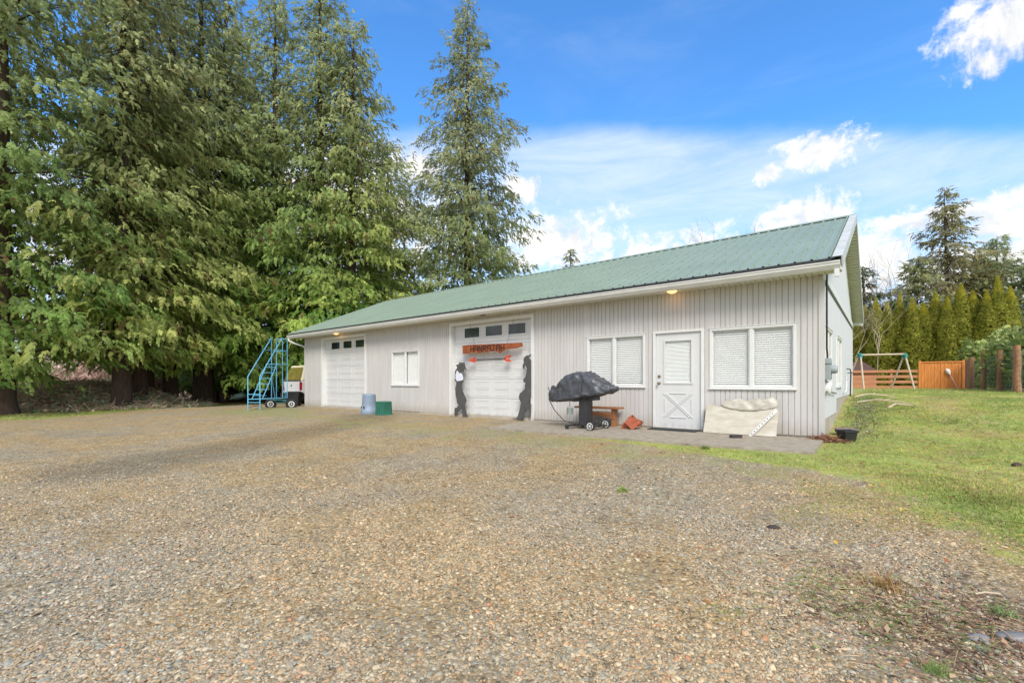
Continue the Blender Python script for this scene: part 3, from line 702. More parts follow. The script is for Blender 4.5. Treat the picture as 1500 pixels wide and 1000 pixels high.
COWR=[(-6.54,1.77),(-6.55,1.73),(-6.61,1.66),(-6.54,1.6),(-6.54,1.31),(-6.54,.62),(-6.61,.45),(-6.54,.42),(-6.54,.3),(-6.55,.07),(-6.58,.06),(-6.59,.2),(-6.63,.28),(-6.69,.23),(-6.75,.17),(-6.79,-.01),(-6.98,-.02),(-7.16,-.02),(-7.16,.0),(-7.03,.02),(-6.98,.08),(-6.92,.25),(-6.87,.45),(-6.92,.51),(-6.95,.6),(-6.92,.7),(-6.81,.77),(-6.73,.84),(-6.74,.94),(-6.71,.99),(-6.78,1.0),(-6.8,1.08),(-6.73,1.15),(-6.69,1.25),(-6.66,1.38),(-6.71,1.44),(-6.75,1.47),(-6.77,1.37),(-6.81,1.39),(-6.82,1.47),(-6.77,1.54),(-6.79,1.6),(-6.77,1.67),(-6.68,1.74),(-6.63,1.72)]
t = thing('wooden_cutout', 'black cowboy silhouette in hat with white bandana, left of garage door', 'silhouette', (-9.2,-.06,-.05), group='life-size silhouette cutouts by the garage door')
def loc_prism(pts, o, y0, y1, nm, m, parent):
    mb = MB(); mb.prism([(a-o[0], b-o[2]) for a, b in pts], y0-o[1], y1-o[1]); return mb.build(nm, m, parent, .002)
loc_prism(COWL, (-9.2,-.06,-.05), -.075, -.055, 'silhouette_board', M['cutout'], t)
M['bandana'] = mat('white_patterned_cloth', (.70,.72,.80), .7, col2=(.16,.20,.42), scale=26, bump=.4, bscale=20)
M['bandana'].node_tree.nodes['Color Ramp'].color_ramp.elements[0].position = .56; M['bandana'].node_tree.nodes['Color Ramp'].color_ramp.elements[1].position = .66
loc_prism(SHIRT, (-9.2,-.06,-.05), -.092, -.0755, 'bandana', M['bandana'], t)['label'] = 'white bandana with blue pattern'
t = thing('wooden_cutout', 'black long-haired silhouette with heeled boot, right of garage door', 'silhouette', (-6.8,-.06,-.05), group='life-size silhouette cutouts by the garage door')
loc_prism(COWR, (-6.8,-.06,-.05), -.075, -.055, 'silhouette_board', M['cutout'], t)

SIGN=[(-9.14,2.12),(-8.84,2.13),(-8.37,2.12),(-7.84,2.11),(-7.37,2.1),(-7.1,2.09),(-6.86,2.09),(-6.84,1.99),(-7.05,1.95),(-7.28,1.94),(-7.47,1.93),(-7.56,1.89),(-7.65,1.84),(-7.78,1.9),(-7.94,1.91),(-8.21,1.89),(-8.53,1.88),(-8.82,1.9),(-8.93,1.87),(-9.12,1.87)]
t = thing('hanging_sign', 'rough red-brown cedar name board hanging on wires over the garage door', 'sign', (-8,-.05,2.0))
o0 = (-8,-.05,2.0)
loc_prism(SIGN, o0, -.075, -.03, 'sign_board', M['cedar_sign'], t)
# letters cut from strokes on a 4x6 grid
GL = {'H': [((0,0),(0,6)),((4,0),(4,6)),((0,3),(4,3))], 'A': [((0,0),(0,5)),((4,0),(4,5)),((0,5),(.8,6)),((.8,6),(3.2,6)),((3.2,6),(4,5)),((0,3),(4,3))],
      'N': [((0,0),(0,6)),((4,0),(4,6)),((0,6),(4,0))], 'R': [((0,0),(0,6)),((0,6),(3.2,6)),((3.2,6),(4,5.2)),((4,5.2),(4,3.8)),((4,3.8),(3.2,3)),((3.2,3),(0,3)),((1.8,3),(4,0))],
      'J': [((.2,6),(4,6)),((2.6,6),(2.6,1)),((2.6,1),(1.8,0)),((1.8,0),(.6,0)),((.6,0),(0,1))]}
lt = MB(); lx = -8.78
for i, ch in enumerate('HANRAJAH'):
    w_, h_ = .115/4, .155/6; zb_ = 1.925 - .002*i
    for (a, b) in GL[ch]:
        A = Vector((lx+a[0]*w_, 0, zb_+a[1]*h_)); Bv = Vector((lx+b[0]*w_, 0, zb_+b[1]*h_)); u = (Bv-A).normalized(); n_ = Vector((-u.z,0,u.x))*.014
        A = A - u*.012; Bv = Bv + u*.012
        lt.prism([((p.x+8), (p.z-2.0)) for p in (A+n_, Bv+n_, Bv-n_, A-n_)], -.034-.0005*(GL[ch].index((a,b))), -.024)
    lx += .170
lt.build('lettering', M['letter'], t)
for a, b in (((-8.65,2.12),(-8.86,2.76)), ((-7.39,2.10),(-7.18,2.76))): wr = MB(); wr.tube([(a[0]+8,-.0,a[1]-2.0),(b[0]+8,.03,b[1]-2.0)], .004, 5); wr.build('hanging_wire', M['blackmetal'], t)
t = thing('hanging_arrow', 'grey arrow with red-orange head and fletching hanging under the sign', 'arrow ornament', (-8.05,-.06,1.67))
a = MB(); a.tube([(-.75,0,0),(.62,0,0)], .016, 8); a.tube([(-.23,0,.0),(-.23,.01,.21)], .003, 4); a.tube([(.25,0,0),(.25,.01,.22)], .003, 4); a.build('shaft', M['blackmetal'], t)
a = MB(); a.prism([(-.86,0),(-.56,.085),(-.60,.03),(-.50,.012),(-.50,-.012),(-.60,-.03),(-.56,-.085)], -.022, .018); a.build('arrowhead', M['red'], t, .002)
a = MB(); a.prism([(.55,.01),(.66,.085),(.84,.085),(.74,.012)], -.022, .018); a.prism([(.55,-.01),(.66,-.085),(.84,-.085),(.74,-.012)], -.022, .018); a.build('fletching', M['red'], t, .002)

# covered grill
t = thing('covered_grill', 'pedestal barbecue grill under a crumpled dark grey vinyl cover', 'grill', (-4.26,-1.1,-.01))
sec = [(-5.18,.615,.66,.05),(-5.14,.575,.80,.16),(-5.08,.565,.91,.20),(-4.98,.565,.93,.22),(-4.92,.57,.95,.25),(-4.83,.57,1.03,.28),(-4.72,.575,1.13,.30),(-4.58,.59,1.20,.31),(-4.44,.60,1.245,.32),(-4.28,.63,1.25,.32),(-4.18,.66,1.235,.32),(-4.02,.69,1.165,.31),(-3.88,.72,1.08,.29),(-3.74,.755,1.0,.25),(-3.62,.79,.945,.19),(-3.53,.82,.90,.12),(-3.48,.855,.87,.02)]
cv = MB(); n = 48; vs = []; fs = []
S_ = []
for a, b in zip(sec[:-1], sec[1:]):
    for q in (0, .25, .5, .75): S_.append(tuple(a[i]*(1-q)+b[i]*q for i in range(4)))
S_.append(sec[-1])
for (x, zb_, zt, hw) in S_:
    for k in range(n):
        an = 2*PI*k/n; c, s = math.cos(an), math.sin(an)
        cc = math.copysign(abs(c)**.7, c)
        zz = zb_ + (zt-zb_)*(.5+.5*math.copysign(abs(s)**.75, s)) if s > 0 else zb_ + (zt-zb_)*.5*(1-abs(s)**.35)
        wv = mnoise.noise((x*5, c*1.6, s*1.6))*.06 + mnoise.noise((x*22+c*5, c*7, s*7))*.014 + mnoise.noise((x*12, c*4, s*4+4))*.026 - abs(mnoise.noise((x*8+c*3, s*3, 9)))*.055
        flare = 1.0 + .18*max(0, -s)
        vs.append((x+4.26, (hw*flare+wv)*cc, zz+.01 + (wv*.8 if s > 0 else wv*.5)))
for i in range(len(S_)-1):
    for k in range(n): fs.append((i*n+k, i*n+(k+1)%n, (i+1)*n+(k+1)%n, (i+1)*n+k))
fs.append(tuple(range(n))); fs.append(tuple(range(len(vs)-1, len(vs)-n-1, -1)))
cv.add(vs, fs, 0, True)
co = cv.build('grill_cover', M['grillcover'], t)
k = MB(); k.tube([(-.80,-.30,.90),(-.72,-.33,.80),(-.74,-.34,.62),(-.62,-.32,.40),(-.40,-.25,.16),(-.15,-.15,.09)], .010, 6); k.build('gas_hose', M['black'], t)
k = MB(); k.box(-.085,.085,-.16,.16,.07,.70); k.box(-.12,.25,-.12,.2,.62,.70); k.build('pedestal', M['blackmetal'], t, .01)
k = MB(); k.box(-.26,.34,-.06,.06,.055,.095); k.box(-.28,-.20,-.42,.30,.055,.09); k.box(.28,.34,-.30,.32,.05,.085); k.box(-.275,-.215,-.42,-.36,.0,.055); k.box(-.275,-.215,.24,.30,.0,.055); k.build('base', M['blackmetal'], t, .006)
for yy in (-.36, .33):
    k = MB(); k.lathe([(.05,-.025),(.075,-.028),(.09,-.02),(.09,.02),(.075,.028),(.05,.025)], (.32, yy, .088), 28, axis='Y'); wo = k.build('wheel', M['rubber'], t)
    k = MB(); k.lathe([(.071,-.029),(.074,-.036),(.060,-.036),(.057,-.027)], (.32, yy, .088), 28, axis='Y', cap=False); k.lathe([(.02,-.034),(.016,-.040)], (.32,yy,.088), 12, axis='Y')
    for q in range(5):
        an = 2*PI*q/5; k.tube([(.32+.015*math.cos(an), yy-.033, .088+.015*math.sin(an)), (.32+.064*math.cos(an), yy-.033, .088+.064*math.sin(an))], .006, 5)
    k.build('wheel_rim', M['white'], wo)
k = MB(); k.lathe([(.062,.0),(.072,.14),(.074,.145),(.068,.145),(.055,.01)], (-.30,-.18,.30), 18); k.build('drip_can', M['galv'], t)
k = MB(); k.tube([(-.30,-.18,.66),(-.30,-.18,.50),(-.37,-.18,.455)], .008, 6); k.tube([(-.30,-.18,.50),(-.23,-.18,.455)], .006, 6); k.build('can_hanger', M['galv'], t)

# bench
t = thing('wooden_bench', 'low rustic red-brown plank bench against the wall behind the grill', 'bench', (-4.38,-.27,-.012))
k = MB(); k.box(-.58,.56,-.17,.17,.40,.445); k.build('seat', M['benchwood'], t, .006)
for sx in (-.42, .40):
    k = MB(); k.prism([(-.13,0),(.13,0),(.10,.16),(.12,.40),(-.12,.40),(-.10,.16)], sx-.025, sx+.025, M=Matrix(((0,1,0,0),(1,0,0,0),(0,0,1,0),(0,0,0,1)))); k.build('leg', M['benchwood'], t, .004)
k = MB(); k.prism([(-.39,.20),(-.39,.33),(.37,.33),(.37,.18),(.1,.24)], -.13, -.10); k.build('stretcher', M['benchwood'], t, .003)
# terracotta box lying tipped over
t = thing('metal_box', 'tipped rust-red open box with a round hole, beside the bench', 'box', (-3.45,-.52,-.012), rotz=.25)
bm_ = Matrix.Translation((.06,0,.12)) @ Matrix.Rotation(math.radians(40),4,'Y')
k = MB()
for b_ in ((-.15,.15,-.15,.13,-.012,.0),(-.15,-.138,-.15,.13,0,.10),(.138,.15,-.15,.13,0,.10),(-.138,.138,.118,.13,0,.10),(-.138,.138,-.15,-.138,0,.10)): k.box(*b_, M=Matrix.Translation((.05,.05,.115)) @ Matrix.Rotation(math.radians(22),4,'Y'))
k.build('tray', M['rust'], t, .003)
k = MB(); ring = [(math.cos(2*PI*i/20)*.016, math.sin(2*PI*i/20)*.016+.115) for i in range(20)]
lm = Matrix.Translation((.05,-.17,.155)) @ Matrix.Rotation(math.radians(-14),4,'X') @ Matrix.Rotation(math.radians(42),4,'Y')
k.box(-.125,.125,-.006,.006,-.125,.125, M=lm); k.build('lid', M['rust'], t, .003)
k = MB(); k.lathe([(.018,-.009),(.018,-.007)], (0,0,0), 16, axis='Y', M=(lm.to_3x3() @ Matrix.Identity(3))); 
for i in range(len(k.v)): k.v[i] = tuple(Vector(k.v[i]) + lm @ Vector((-.085,0,.085)))
k.build('round_hole', M['black'], t); k = MB(); k.tube([lm @ Vector((-.03,-.008,-.03)), lm @ Vector((0,-.02,0)), lm @ Vector((.03,-.008,.03))], .005, 5); k.build('lid_handle', M['rust'], t)
k = MB(); k.prism([(-.21,0),(-.06,.0),(-.10,.16),(-.17,.12)], -.10, .06); k.build('end_flap', M['rust'], t, .003)

# door mat
k = MB(); vs = []; fs = []; nx_, ny_ = 14, 4
for j in range(ny_+1):
    for i in range(nx_+1):
        x_ = -.5 + i/nx_; y_ = -.42*j/ny_; vs.append((x_, y_, .018 + .018*max(0, math.sin(x_*7+1))*(j/ny_)**2))
top = list(vs); vs = top + [(a, b, -.004) for a, b, c in top]; n_ = len(top)
for j in range(ny_):
    for i in range(nx_): a = j*(nx_+1)+i; fs.append((a, a+1, a+nx_+2, a+nx_+1)); 
for i in range(nx_): a = ny_*(nx_+1)+i; fs.append((a, a+1, a+1+n_, a+n_))
for j in range(ny_): a = j*(nx_+1); fs += [(a, a+nx_+1, a+nx_+1+n_, a+n_), (a+nx_, a+nx_+nx_+1, a+nx_+nx_+1+n_, a+nx_+n_)]
k.add(vs, fs, 0, True)
o = k.build('door_mat', M['mat'], loc=(-2.62,-.035,-.010)); tag(o, 'thin black rubber mat lying in front of the white entry door', 'door mat')

# leaning foam panel
t = thing('insulation_panel', 'stained cream foam panel leaning on the wall right of the door', 'panel', (-1.34,-.30,-.012))
lean = Matrix.Rotation(math.radians(-19),4,'X')
k = MB(); k.prism([(-.655,0),(.64,.0),(.66,.50),(.62,.56),(.3,.50),(0,.50),(-.3,.54),(-.64,.60)], -.025, .02, M=lean); k.build('foam_board', M['panel'], t, .004)
k = MB(); vs = []; fs = []; nu, nv_ = 30, 8                      # curled sheet along the torn top edge
for j in range(nv_+1):
    for i in range(nu+1):
        u = i/nu; v = j/nv_; x_ = -.36 + u*1.0
        low = .56 - .10*math.sin(u*PI)**.7 + (.02*u); hi = .67 + .012*math.sin(u*9) + .015*math.sin(u*23) + .07*u**.6 - .07*(1-min(1,u*8)) - .05*max(0,u*12-11)
        z_ = low + (hi-low)*v; bulge = .018*math.sin(v*PI) + .012*math.sin(u*14+v*5)*v + .02*mnoise.noise((u*9, v*4, 2)); y_ = -.035 - bulge
        p = lean @ Vector((x_, y_, z_)); vs.append(tuple(p))
n_ = len(vs); vs += [(a, b+.012, c) for a, b, c in vs]
for j in range(nv_):
    for i in range(nu): a = j*(nu+1)+i; fs += [(a, a+1, a+nu+2, a+nu+1), (a+n_, a+nu+1+n_, a+nu+2+n_, a+1+n_)]
for i in range(nu):
    for j in (0, nv_): a = j*(nu+1)+i; fs.append((a, a+1, a+1+n_, a+n_))
k.add(vs, fs, 0, True); k.build('torn_sheet', M['plastic_sheet'], t)
# perforated strip leaning across it
t = thing('perforated_strip', 'white punched metal strip leaning diagonally across the foam panel', 'strip')
t.location = (-1.12,-.44,-.012)
a_ = Vector((0,0,0)); b_ = Vector((.42,.17,.50)); u = (b_-a_).normalized(); sd = u.cross(Vector((0,-1,0))).normalized(); nn = u.cross(sd).normalized()
if nn.y > 0: nn = -nn
MM = Matrix((( u.x,sd.x,nn.x,0),(u.y,sd.y,nn.y,0),(u.z,sd.z,nn.z,0),(0,0,0,1)))
k = MB(); LEN = (b_-a_).length; k.box(0, LEN, -.026, .026, -.002, .004, M=MM); k.box(0, LEN, -.028, -.024, -.002, .02, M=MM); k.build('rail', M['white'], t)
for q in range(9): k = MB(); k.box(.05+q*.065, .072+q*.065, -.008, .008, .0045, .0055, M=MM); k.build('slot', M['brick'], t)
k = MB(); k.box(-.10,.10,-.045,.045,0,.055); o = k.build('brick', M['brick'], loc=(-1.25,-.90,-.012), rotz=math.radians(38), bevel=.005); tag(o, 'single dark brick lying on the concrete in front of the panel', 'brick')

# planter and pavers at the corner
t = thing('planter_pot', 'small square black plastic pot on the grass by the building corner', 'pot', (.34,.12,gzf(.34,.12)), rotz=.7)
k = MB()
def frus(k, a, b, h0, h1): k.add([(-a,-a,h0),(a,-a,h0),(a,a,h0),(-a,a,h0),(-b,-b,h1),(b,-b,h1),(b,b,h1),(-b,b,h1)], [(0,3,2,1),(0,1,5,4),(1,2,6,5),(2,3,7,6),(3,0,4,7)])
frus(k, .085, .115, -.02, .19); frus(k, .075, .105, .0, .185)
k.box(-.125,.125,-.125,-.112,.165,.20); k.box(-.125,.125,.112,.125,.165,.20); k.box(-.125,-.112,-.112,.112,.165,.20); k.box(.112,.125,-.112,.112,.165,.20)
k.build('pot_shell', M['black'], t, .003)
k = MB(); k.box(-.105,.105,-.105,.105,.12,.14); k.build('soil', M['brick'], t)
k = MB(); k.box(-.17,.17,-.14,.14,.0,.07); o = k.build('paver_stone', M['paver'], loc=(.28,.95,gzf(.28,.95)+.06), rotz=.12, bevel=.006); tag(o, 'mauve concrete paver resting on bricks beside the end wall', 'paver')
k = MB(); k.box(-.14,.14,-.06,.06,-.04,.075); o = k.build('brick', M['rust'], loc=(.27,.92,gzf(.28,.95)-.02), rotz=.1, bevel=.004); tag(o, 'red-brown brick under the mauve paver by the end wall', 'brick')

# barrel and green box
t = thing('plastic_barrel', 'upturned blue-grey plastic barrel beside the left garage door', 'barrel', (-12.72,-.95,gzf(-12.7,-.95)))
k = MB(); k.lathe([(.27,0),(.275,.04),(.27,.12),(.262,.13),(.262,.15),(.25,.155),(.245,.24),(.238,.26),(.232,.30),(.225,.45),(.215,.60),(.218,.63),(.205,.655),(.19,.665),(.18,.66),(.02,.655)], (0,0,0), 32); k.build('barrel_shell', M['barrel'], t)
for an in (-1.3, -2.1):
    k = MB(); k.box(-.018,.018,-.02,.02,.17,.25); o = k.build('latch', M['black'], t, loc=(math.cos(an)*.247, math.sin(an)*.247, 0), rotz=an)
t = thing('valve_box', 'dark green faceted plastic box standing beside the barrel', 'box', (-11.85,-.98,gzf(-11.8,-1)), rotz=.35)
k = MB(); k.lathe([(.30,0),(.30,.05),(.285,.055),(.27,.38)], (0,0,0), 6, smooth=False); k.build('box_body', M['green_box'], t, .006)
k = MB(); k.lathe([(.285,.38),(.285,.42),(.26,.435),(.02,.437)], (0,0,0), 6, smooth=False); k.build('box_lid', M['green_box'], t, .005)
k = MB()
for q in range(6):
    for s in (.25,.5,.75):
        a0 = 2*PI*q/6; a1 = 2*PI*(q+1)/6; cx = math.cos(a0)*(1-s)+math.cos(a1)*s; cy = math.sin(a0)*(1-s)+math.sin(a1)*s
        k.tube([(cx*.292, cy*.292, .06), (cx*.276, cy*.276, .375)], .008, 4)
k.build('ribs', M['green_box'], t)

# ------------------------------------------------------------------ rolling stair
org = place(17.5, -10.06)
t = thing('rolling_stair', 'bright blue warehouse rolling stair with handrails beside the far corner', 'rolling ladder', (org[0], org[1], 0))
def P(d, l, z): a = d-17.5; return (a*FW[0] + l*RT[0], a*FW[1] + l*RT[1], z)
G0 = -.12; WD = .46; r_ = .019
k = MB()
for l in (0, WD):
    k.tube([P(0+17.5,l,G0), P(17.5,l,1.23), P(19.2,l,2.85), P(19.62,l,2.85), P(19.62,l,.34)], r_, 8)
    k.tube([P(17.5,l,.36), P(19.62,l,.34)], r_, 8)
    k.tube([P(18.55,l,2.33), P(19.62,l,2.33)], r_*.8, 6); k.tube([P(18.8,l,1.75), P(19.62,l,1.75)], r_, 6)
    k.tube([P(19.22,l,2.85), P(19.22,l,.35)], r_*.9, 6); k.tube([P(19.22,l,1.25), P(19.5,l,.35)], r_*.8, 6)
    k.tube([P(18.1,l,1.72), P(18.62,l,1.40)], r_*.7, 6)
for (d, z) in ((17.5,.36),(17.5,.24),(17.5,.55),(19.62,2.85),(19.62,2.33),(19.62,.34),(19.62,1.75)): k.tube([P(d,0,z), P(d,WD,z)], r_*.9, 6)
k.build('handrail_frame', M['blue'], t)
k = MB()
for l in (.03, WD-.03):
    k.tube([P(17.72,l,.36), P(18.82,l,1.75)], r_, 6)
k.build('stringer', M['blue'], t)
for i in range(6):
    f = (i+.6)/6.2; d0 = 17.72+1.1*f; z = .36+1.39*f
    k = MB()
    for q in range(4): k.tube([P(d0+q*.06,.03,z), P(d0+q*.06,WD-.03,z)], .011, 5)
    k.tube([P(d0,.03,z), P(d0+.19,.03,z)], .012, 5); k.tube([P(d0,WD-.03,z), P(d0+.19,WD-.03,z)], .012, 5)
    k.build('tread', M['blue'], t)
k = MB()
for q in range(9): k.tube([P(18.8+q*.1,0,1.75), P(18.8+q*.1,WD,1.75)], .011, 5)
k.build('platform', M['blue'], t)
k = MB(); k.tube([P(19.5,-.10,.14), P(19.5,.80,.14)], .022, 6); k.tube([P(19.3,.05,.34), P(19.5,.05,.14)], .02, 6); k.tube([P(19.3,.43,.34), P(19.5,.43,.14)], .02, 6); k.tube([P(19.3,.43,.22), P(19.45,.78,.14)], .02, 6); k.tube([P(19.3,-.05,.26),P(19.3,.6,.26)], .02, 6); k.build('axle_frame', M['teal'], t)
for l in (-.14, .74):
    dirv = Vector((FW[0]*.94-RT[0]*.45, FW[1]*.94-RT[1]*.45, 0)).normalized(); ang = math.atan2(dirv.y, dirv.x)
    c = P(19.42, l, .085)
    k = MB(); k.lathe([(.12,-.05),(.19,-.062),(.215,-.045),(.225,-.015),(.225,.015),(.215,.045),(.19,.062),(.12,.05)], (0,0,0), 28, axis='X'); o = k.build('caster_wheel', M['rubber'], t, loc=c, rotz=ang)
    k = MB(); k.lathe([(.122,-.050),(.115,-.066),(.088,-.064),(.08,-.052)], (0,0,0), 24, axis='X', cap=False); k.lathe([(.035,-.05),(.03,-.075),(.01,-.078)], (0,0,0), 12, axis='X'); k.lathe([(.122,.050),(.115,.066),(.088,.064),(.08,.052)], (0,0,0), 24, axis='X', cap=False); k.lathe([(.035,.05),(.03,.075),(.01,.078)], (0,0,0), 12, axis='X'); k.build('hub', M['white'], o)
k = MB(); k.tube([P(17.5,.0,.02), P(17.65,.12,.10), P(17.7,.4,.12), P(17.6,WD,.05)], .012, 5); k.build('step_lock', M['blackmetal'], t)

# black bin
bx, by = place(20.5, -9.72)
t = thing('rubbish_bin', 'black wheelie bin with closed lid by the far building corner', 'bin', (bx, by, gzf(bx, by)), rotz=YAW+.15)
k = MB(); k.add([(-.22,-.24,0),(.22,-.24,0),(.22,.24,0),(-.22,.24,0),(-.27,-.29,.58),(.27,-.29,.58),(.27,.29,.58),(-.27,.29,.58)], [(0,3,2,1),(4,5,6,7),(0,1,5,4),(1,2,6,5),(2,3,7,6),(3,0,4,7)]); k.box(-.29,.29,-.31,.31,.53,.585); k.build('bin_body', M['black'], t, .012)
k = MB(); k.box(-.30,.30,-.33,.33,.588,.62); k.box(-.24,.24,-.26,.26,.62,.65); k.build('lid', M['black'], t, .012)
k = MB(); k.tube([(-.2,.35,.56),(.2,.35,.56)], .018, 6); k.build('handle', M['black'], t)

# wheelbarrow
wx, wy = place(26.2, -15.6)
t = thing('wheelbarrow', 'teal steel wheelbarrow tipped on its nose below the trees', 'wheelbarrow', (wx, wy, gzf(wx, wy)), rotz=YAW+.1)
rm = Matrix.Translation((.05,0,.33)) @ Matrix.Rotation(math.radians(62),4,'Y')
k = MB()
for (a, b, h0, h1) in ((0,0,0,0),):
    o_ = [(-.42,-.33,.20),(.42,-.30,.20),(.42,.30,.20),(-.42,.33,.20),(-.22,-.20,-.06),(.20,-.19,-.02),(.20,.19,-.02),(-.22,.20,-.06)]
    i_ = [(x_*.96, y_*.96, z_+.015) for x_, y_, z_ in o_]
    M2 = Matrix.Translation((.05,0,.52)) @ Matrix.Rotation(math.radians(168),4,'Y') @ Matrix.Rotation(.1,4,'X')
    vs = [tuple(M2 @ Vector(p)) for p in o_+i_]
    k.add(vs, [(0,1,5,4),(1,2,6,5),(2,3,7,6),(3,0,4,7),(4,5,6,7),(8,12,13,9),(9,13,14,10),(10,14,15,11),(11,15,12,8),(12,15,14,13),(0,8,9,1),(1,9,10,2),(2,10,11,3),(3,11,8,0)])
k.build('tray', M['wheelbarrow'], t, .012)
k = MB(); k.tube([(.45,-.08,.36),(.1,-.26,.42),(-.75,-.32,.44)], .02, 6); k.tube([(.45,.08,.36),(.1,.26,.42),(-.75,.32,.40)], .02, 6); k.tube([(-1.1,.2,.05),(.3,.1,.03)], .025, 6); k.build('handle', M['benchwood'], t)
k = MB(); k.lathe([(.06,-.03),(.15,-.04),(.18,-.02),(.18,.02),(.15,.04),(.06,.03)], (.50,0,.38), 20, axis='Y'); k.build('wheel', M['rubber'], t)

# pickup truck with canopy, seen from behind
t = thing('pickup_truck', 'white pickup truck with cream canopy parked left of the building', 'truck', (-21.55, .62, -.15))
k = MB(); hw = .94
k.add([(-hw,0,.62),(hw,0,.62),(hw,0,1.22),(-hw,0,1.22)] + [(-hw,5.3,.55),(hw,5.3,.55),(hw,5.3,1.08),(-hw,5.3,1.08)] + [(-hw,3.9,.6),(hw,3.9,.6),(hw,3.9,1.20),(-hw,3.9,1.20)],
      [(0,1,2,3),(4,7,6,5),(0,8,9,1),(8,4,5,9),(3,2,10,11),(11,10,6,7),(1,9,10,2),(9,5,6,10),(0,3,11,8),(8,11,7,4)])
k.add([(-.90,2.2,1.20),(.90,2.2,1.20),(.90,4.2,1.20),(-.90,4.2,1.20),(-.74,2.3,1.88),(.74,2.3,1.88),(.74,3.5,1.88),(-.74,3.5,1.88)], [(4,5,6,7),(0,1,5,4),(1,2,6,5),(2,3,7,6),(3,0,4,7)])
body = k.build('body', M['truck_white'], t, .05)
k = MB(); k.box(-.78,.78,-.022,.0,.66,1.18); k.box(-.70,.70,-.028,-.020,.72,.76); k.build('tailgate', M['truck_white'], t, .012)
k = MB(); k.lathe([(.045,0),(.045,-.02),(.02,-.03)], (0,-.02,1.0), 14, axis='Y'); k.build('tailgate_handle', M['blackmetal'], t)
k = MB(); k.add([(-.93,.02,1.225),(.93,.02,1.225),(.93,2.15,1.225),(-.93,2.15,1.225),(-.72,.30,1.98),(.72,.30,1.98),(.76,2.15,1.98),(-.76,2.15,1.98)], [(0,3,2,1),(4,5,6,7),(0,1,5,4),(1,2,6,5),(2,3,7,6),(3,0,4,7)]); can = k.build('canopy', M['truck_cream'], t, .06)
k = MB(); k.add([(-.80,.036,1.28),(.80,.036,1.28),(.655,.25,1.88),(-.655,.25,1.88)] , [(0,1,2,3)]); k.v = [(a, b-.02, c) for a,b,c in k.v]; k.build('rear_window', M['canopy_glass'], can)
k = MB(); k.box(-.86,.86,-.01,.02,1.215,1.25); k.build('canopy_seal', M['black'], can)
for s in (-1,1): k = MB(); k.add([(s*.915,.45,1.36),(s*.915,1.9,1.36),(s*.815,1.9,1.80),(s*.805,.6,1.80)], [(0,1,2,3)]); k.build('side_window', M['darkglass'], can)
for s in (-1, 1):
    k = MB(); k.box(s*.865-.075, s*.865+.078, -.03, .05, .78, 1.18); k.build('tail_light', M['taillight'], t, .02)
k = MB(); k.box(-.90,.90,-.16,-.03,.48,.62); k.build('bumper', M['chrome'], t, .02)
for (x_, y_) in ((-.80,1.0),(.80,1.0),(-.80,4.3),(.80,4.3)):
    k = MB(); k.lathe([(.2,-.10),(.34,-.11),(.37,-.08),(.37,.08),(.34,.11),(.2,.10)], (x_, y_, .37), 28, axis='X'); wo = k.build('wheel', M['rubber'], t)
    k = MB(); k.lathe([(.20,-.112),(.17,-.09),(.06,-.085),(.05,-.115),(.02,-.12)], (x_,y_,.37), 20, axis='X'); k.lathe([(.20,.112),(.17,.09),(.06,.085),(.05,.115),(.02,.12)], (x_,y_,.37), 20, axis='X'); k.build('rim', M['chrome'], wo)
k = MB(); k.box(-.8,.8,.2,5.0,.42,.62); k.build('chassis', M['blackmetal'], t)

# ------------------------------------------------------------------ fences at the back right
FY = 28.0; fz = gzf(1, FY)
t = thing('rail_fence', 'fresh cedar four-rail fence running behind the lawn to the gate', 'fence', (0, FY, fz))
for i in range(4):
    z = .10 + i*.335
    k = MB(); k.box(-6.5, 2.56, -.03, .03, z-.085+.02*math.sin(i*3), z+.085); k.build('rail', M['rail'], t, .006)
for xx_ in (-6.0,-3.6,-1.2,1.2):
    k = MB(); k.box(xx_-.06, xx_+.06, .032, .15, 0, 1.25); k.build('fence_post', M['rail'], t, .006)
t = thing('wooden_gate', 'bright orange stained cedar gate panel beside the rail fence', 'gate', (3.52, FY-.02, fz))
k = MB(); n = 12
for i in range(n): a = -.90 + i*1.80/n; k.box(a+.004, a+1.80/n-.004, -.012, .012, .02, 1.60)
k.build('board_panel', M['gatewood'], t, .003)
k = MB(); k.box(-.95,.95,-.05,.05,1.60,1.68); k.box(-.03,.05,-.04,-.013,.02,1.6); k.build('gate_frame', M['gatewood'], t, .005)
for xx_ in (-.97, .97):
    k = MB(); k.box(xx_-.06, xx_+.06, -.06, .06, 0, 1.74); k.build('gate_post', M['gatewood'], t, .006)
t = thing('light_streak_pole', 'white-headed pole with pink shaft, standing for a light streak on the orange gate', 'pole', (3.9, FY-.35, fz))  # light streak across the gate, modelled as a solid leaning pole
k = MB(); k.tube([(.32,0,.0),(-.02,.28,.92)], .03, 6); k.build('shaft', mat('pink_streak', (.62,.33,.28), .6), t)
k = MB(); k.tube([(-.0,.20,.86),(-.05,.25,1.0),(-.12,.28,1.14),(-.16,.29,1.22)], [.03,.10,.11,.04], 10); k.build('head', M['paleplastic'], t)

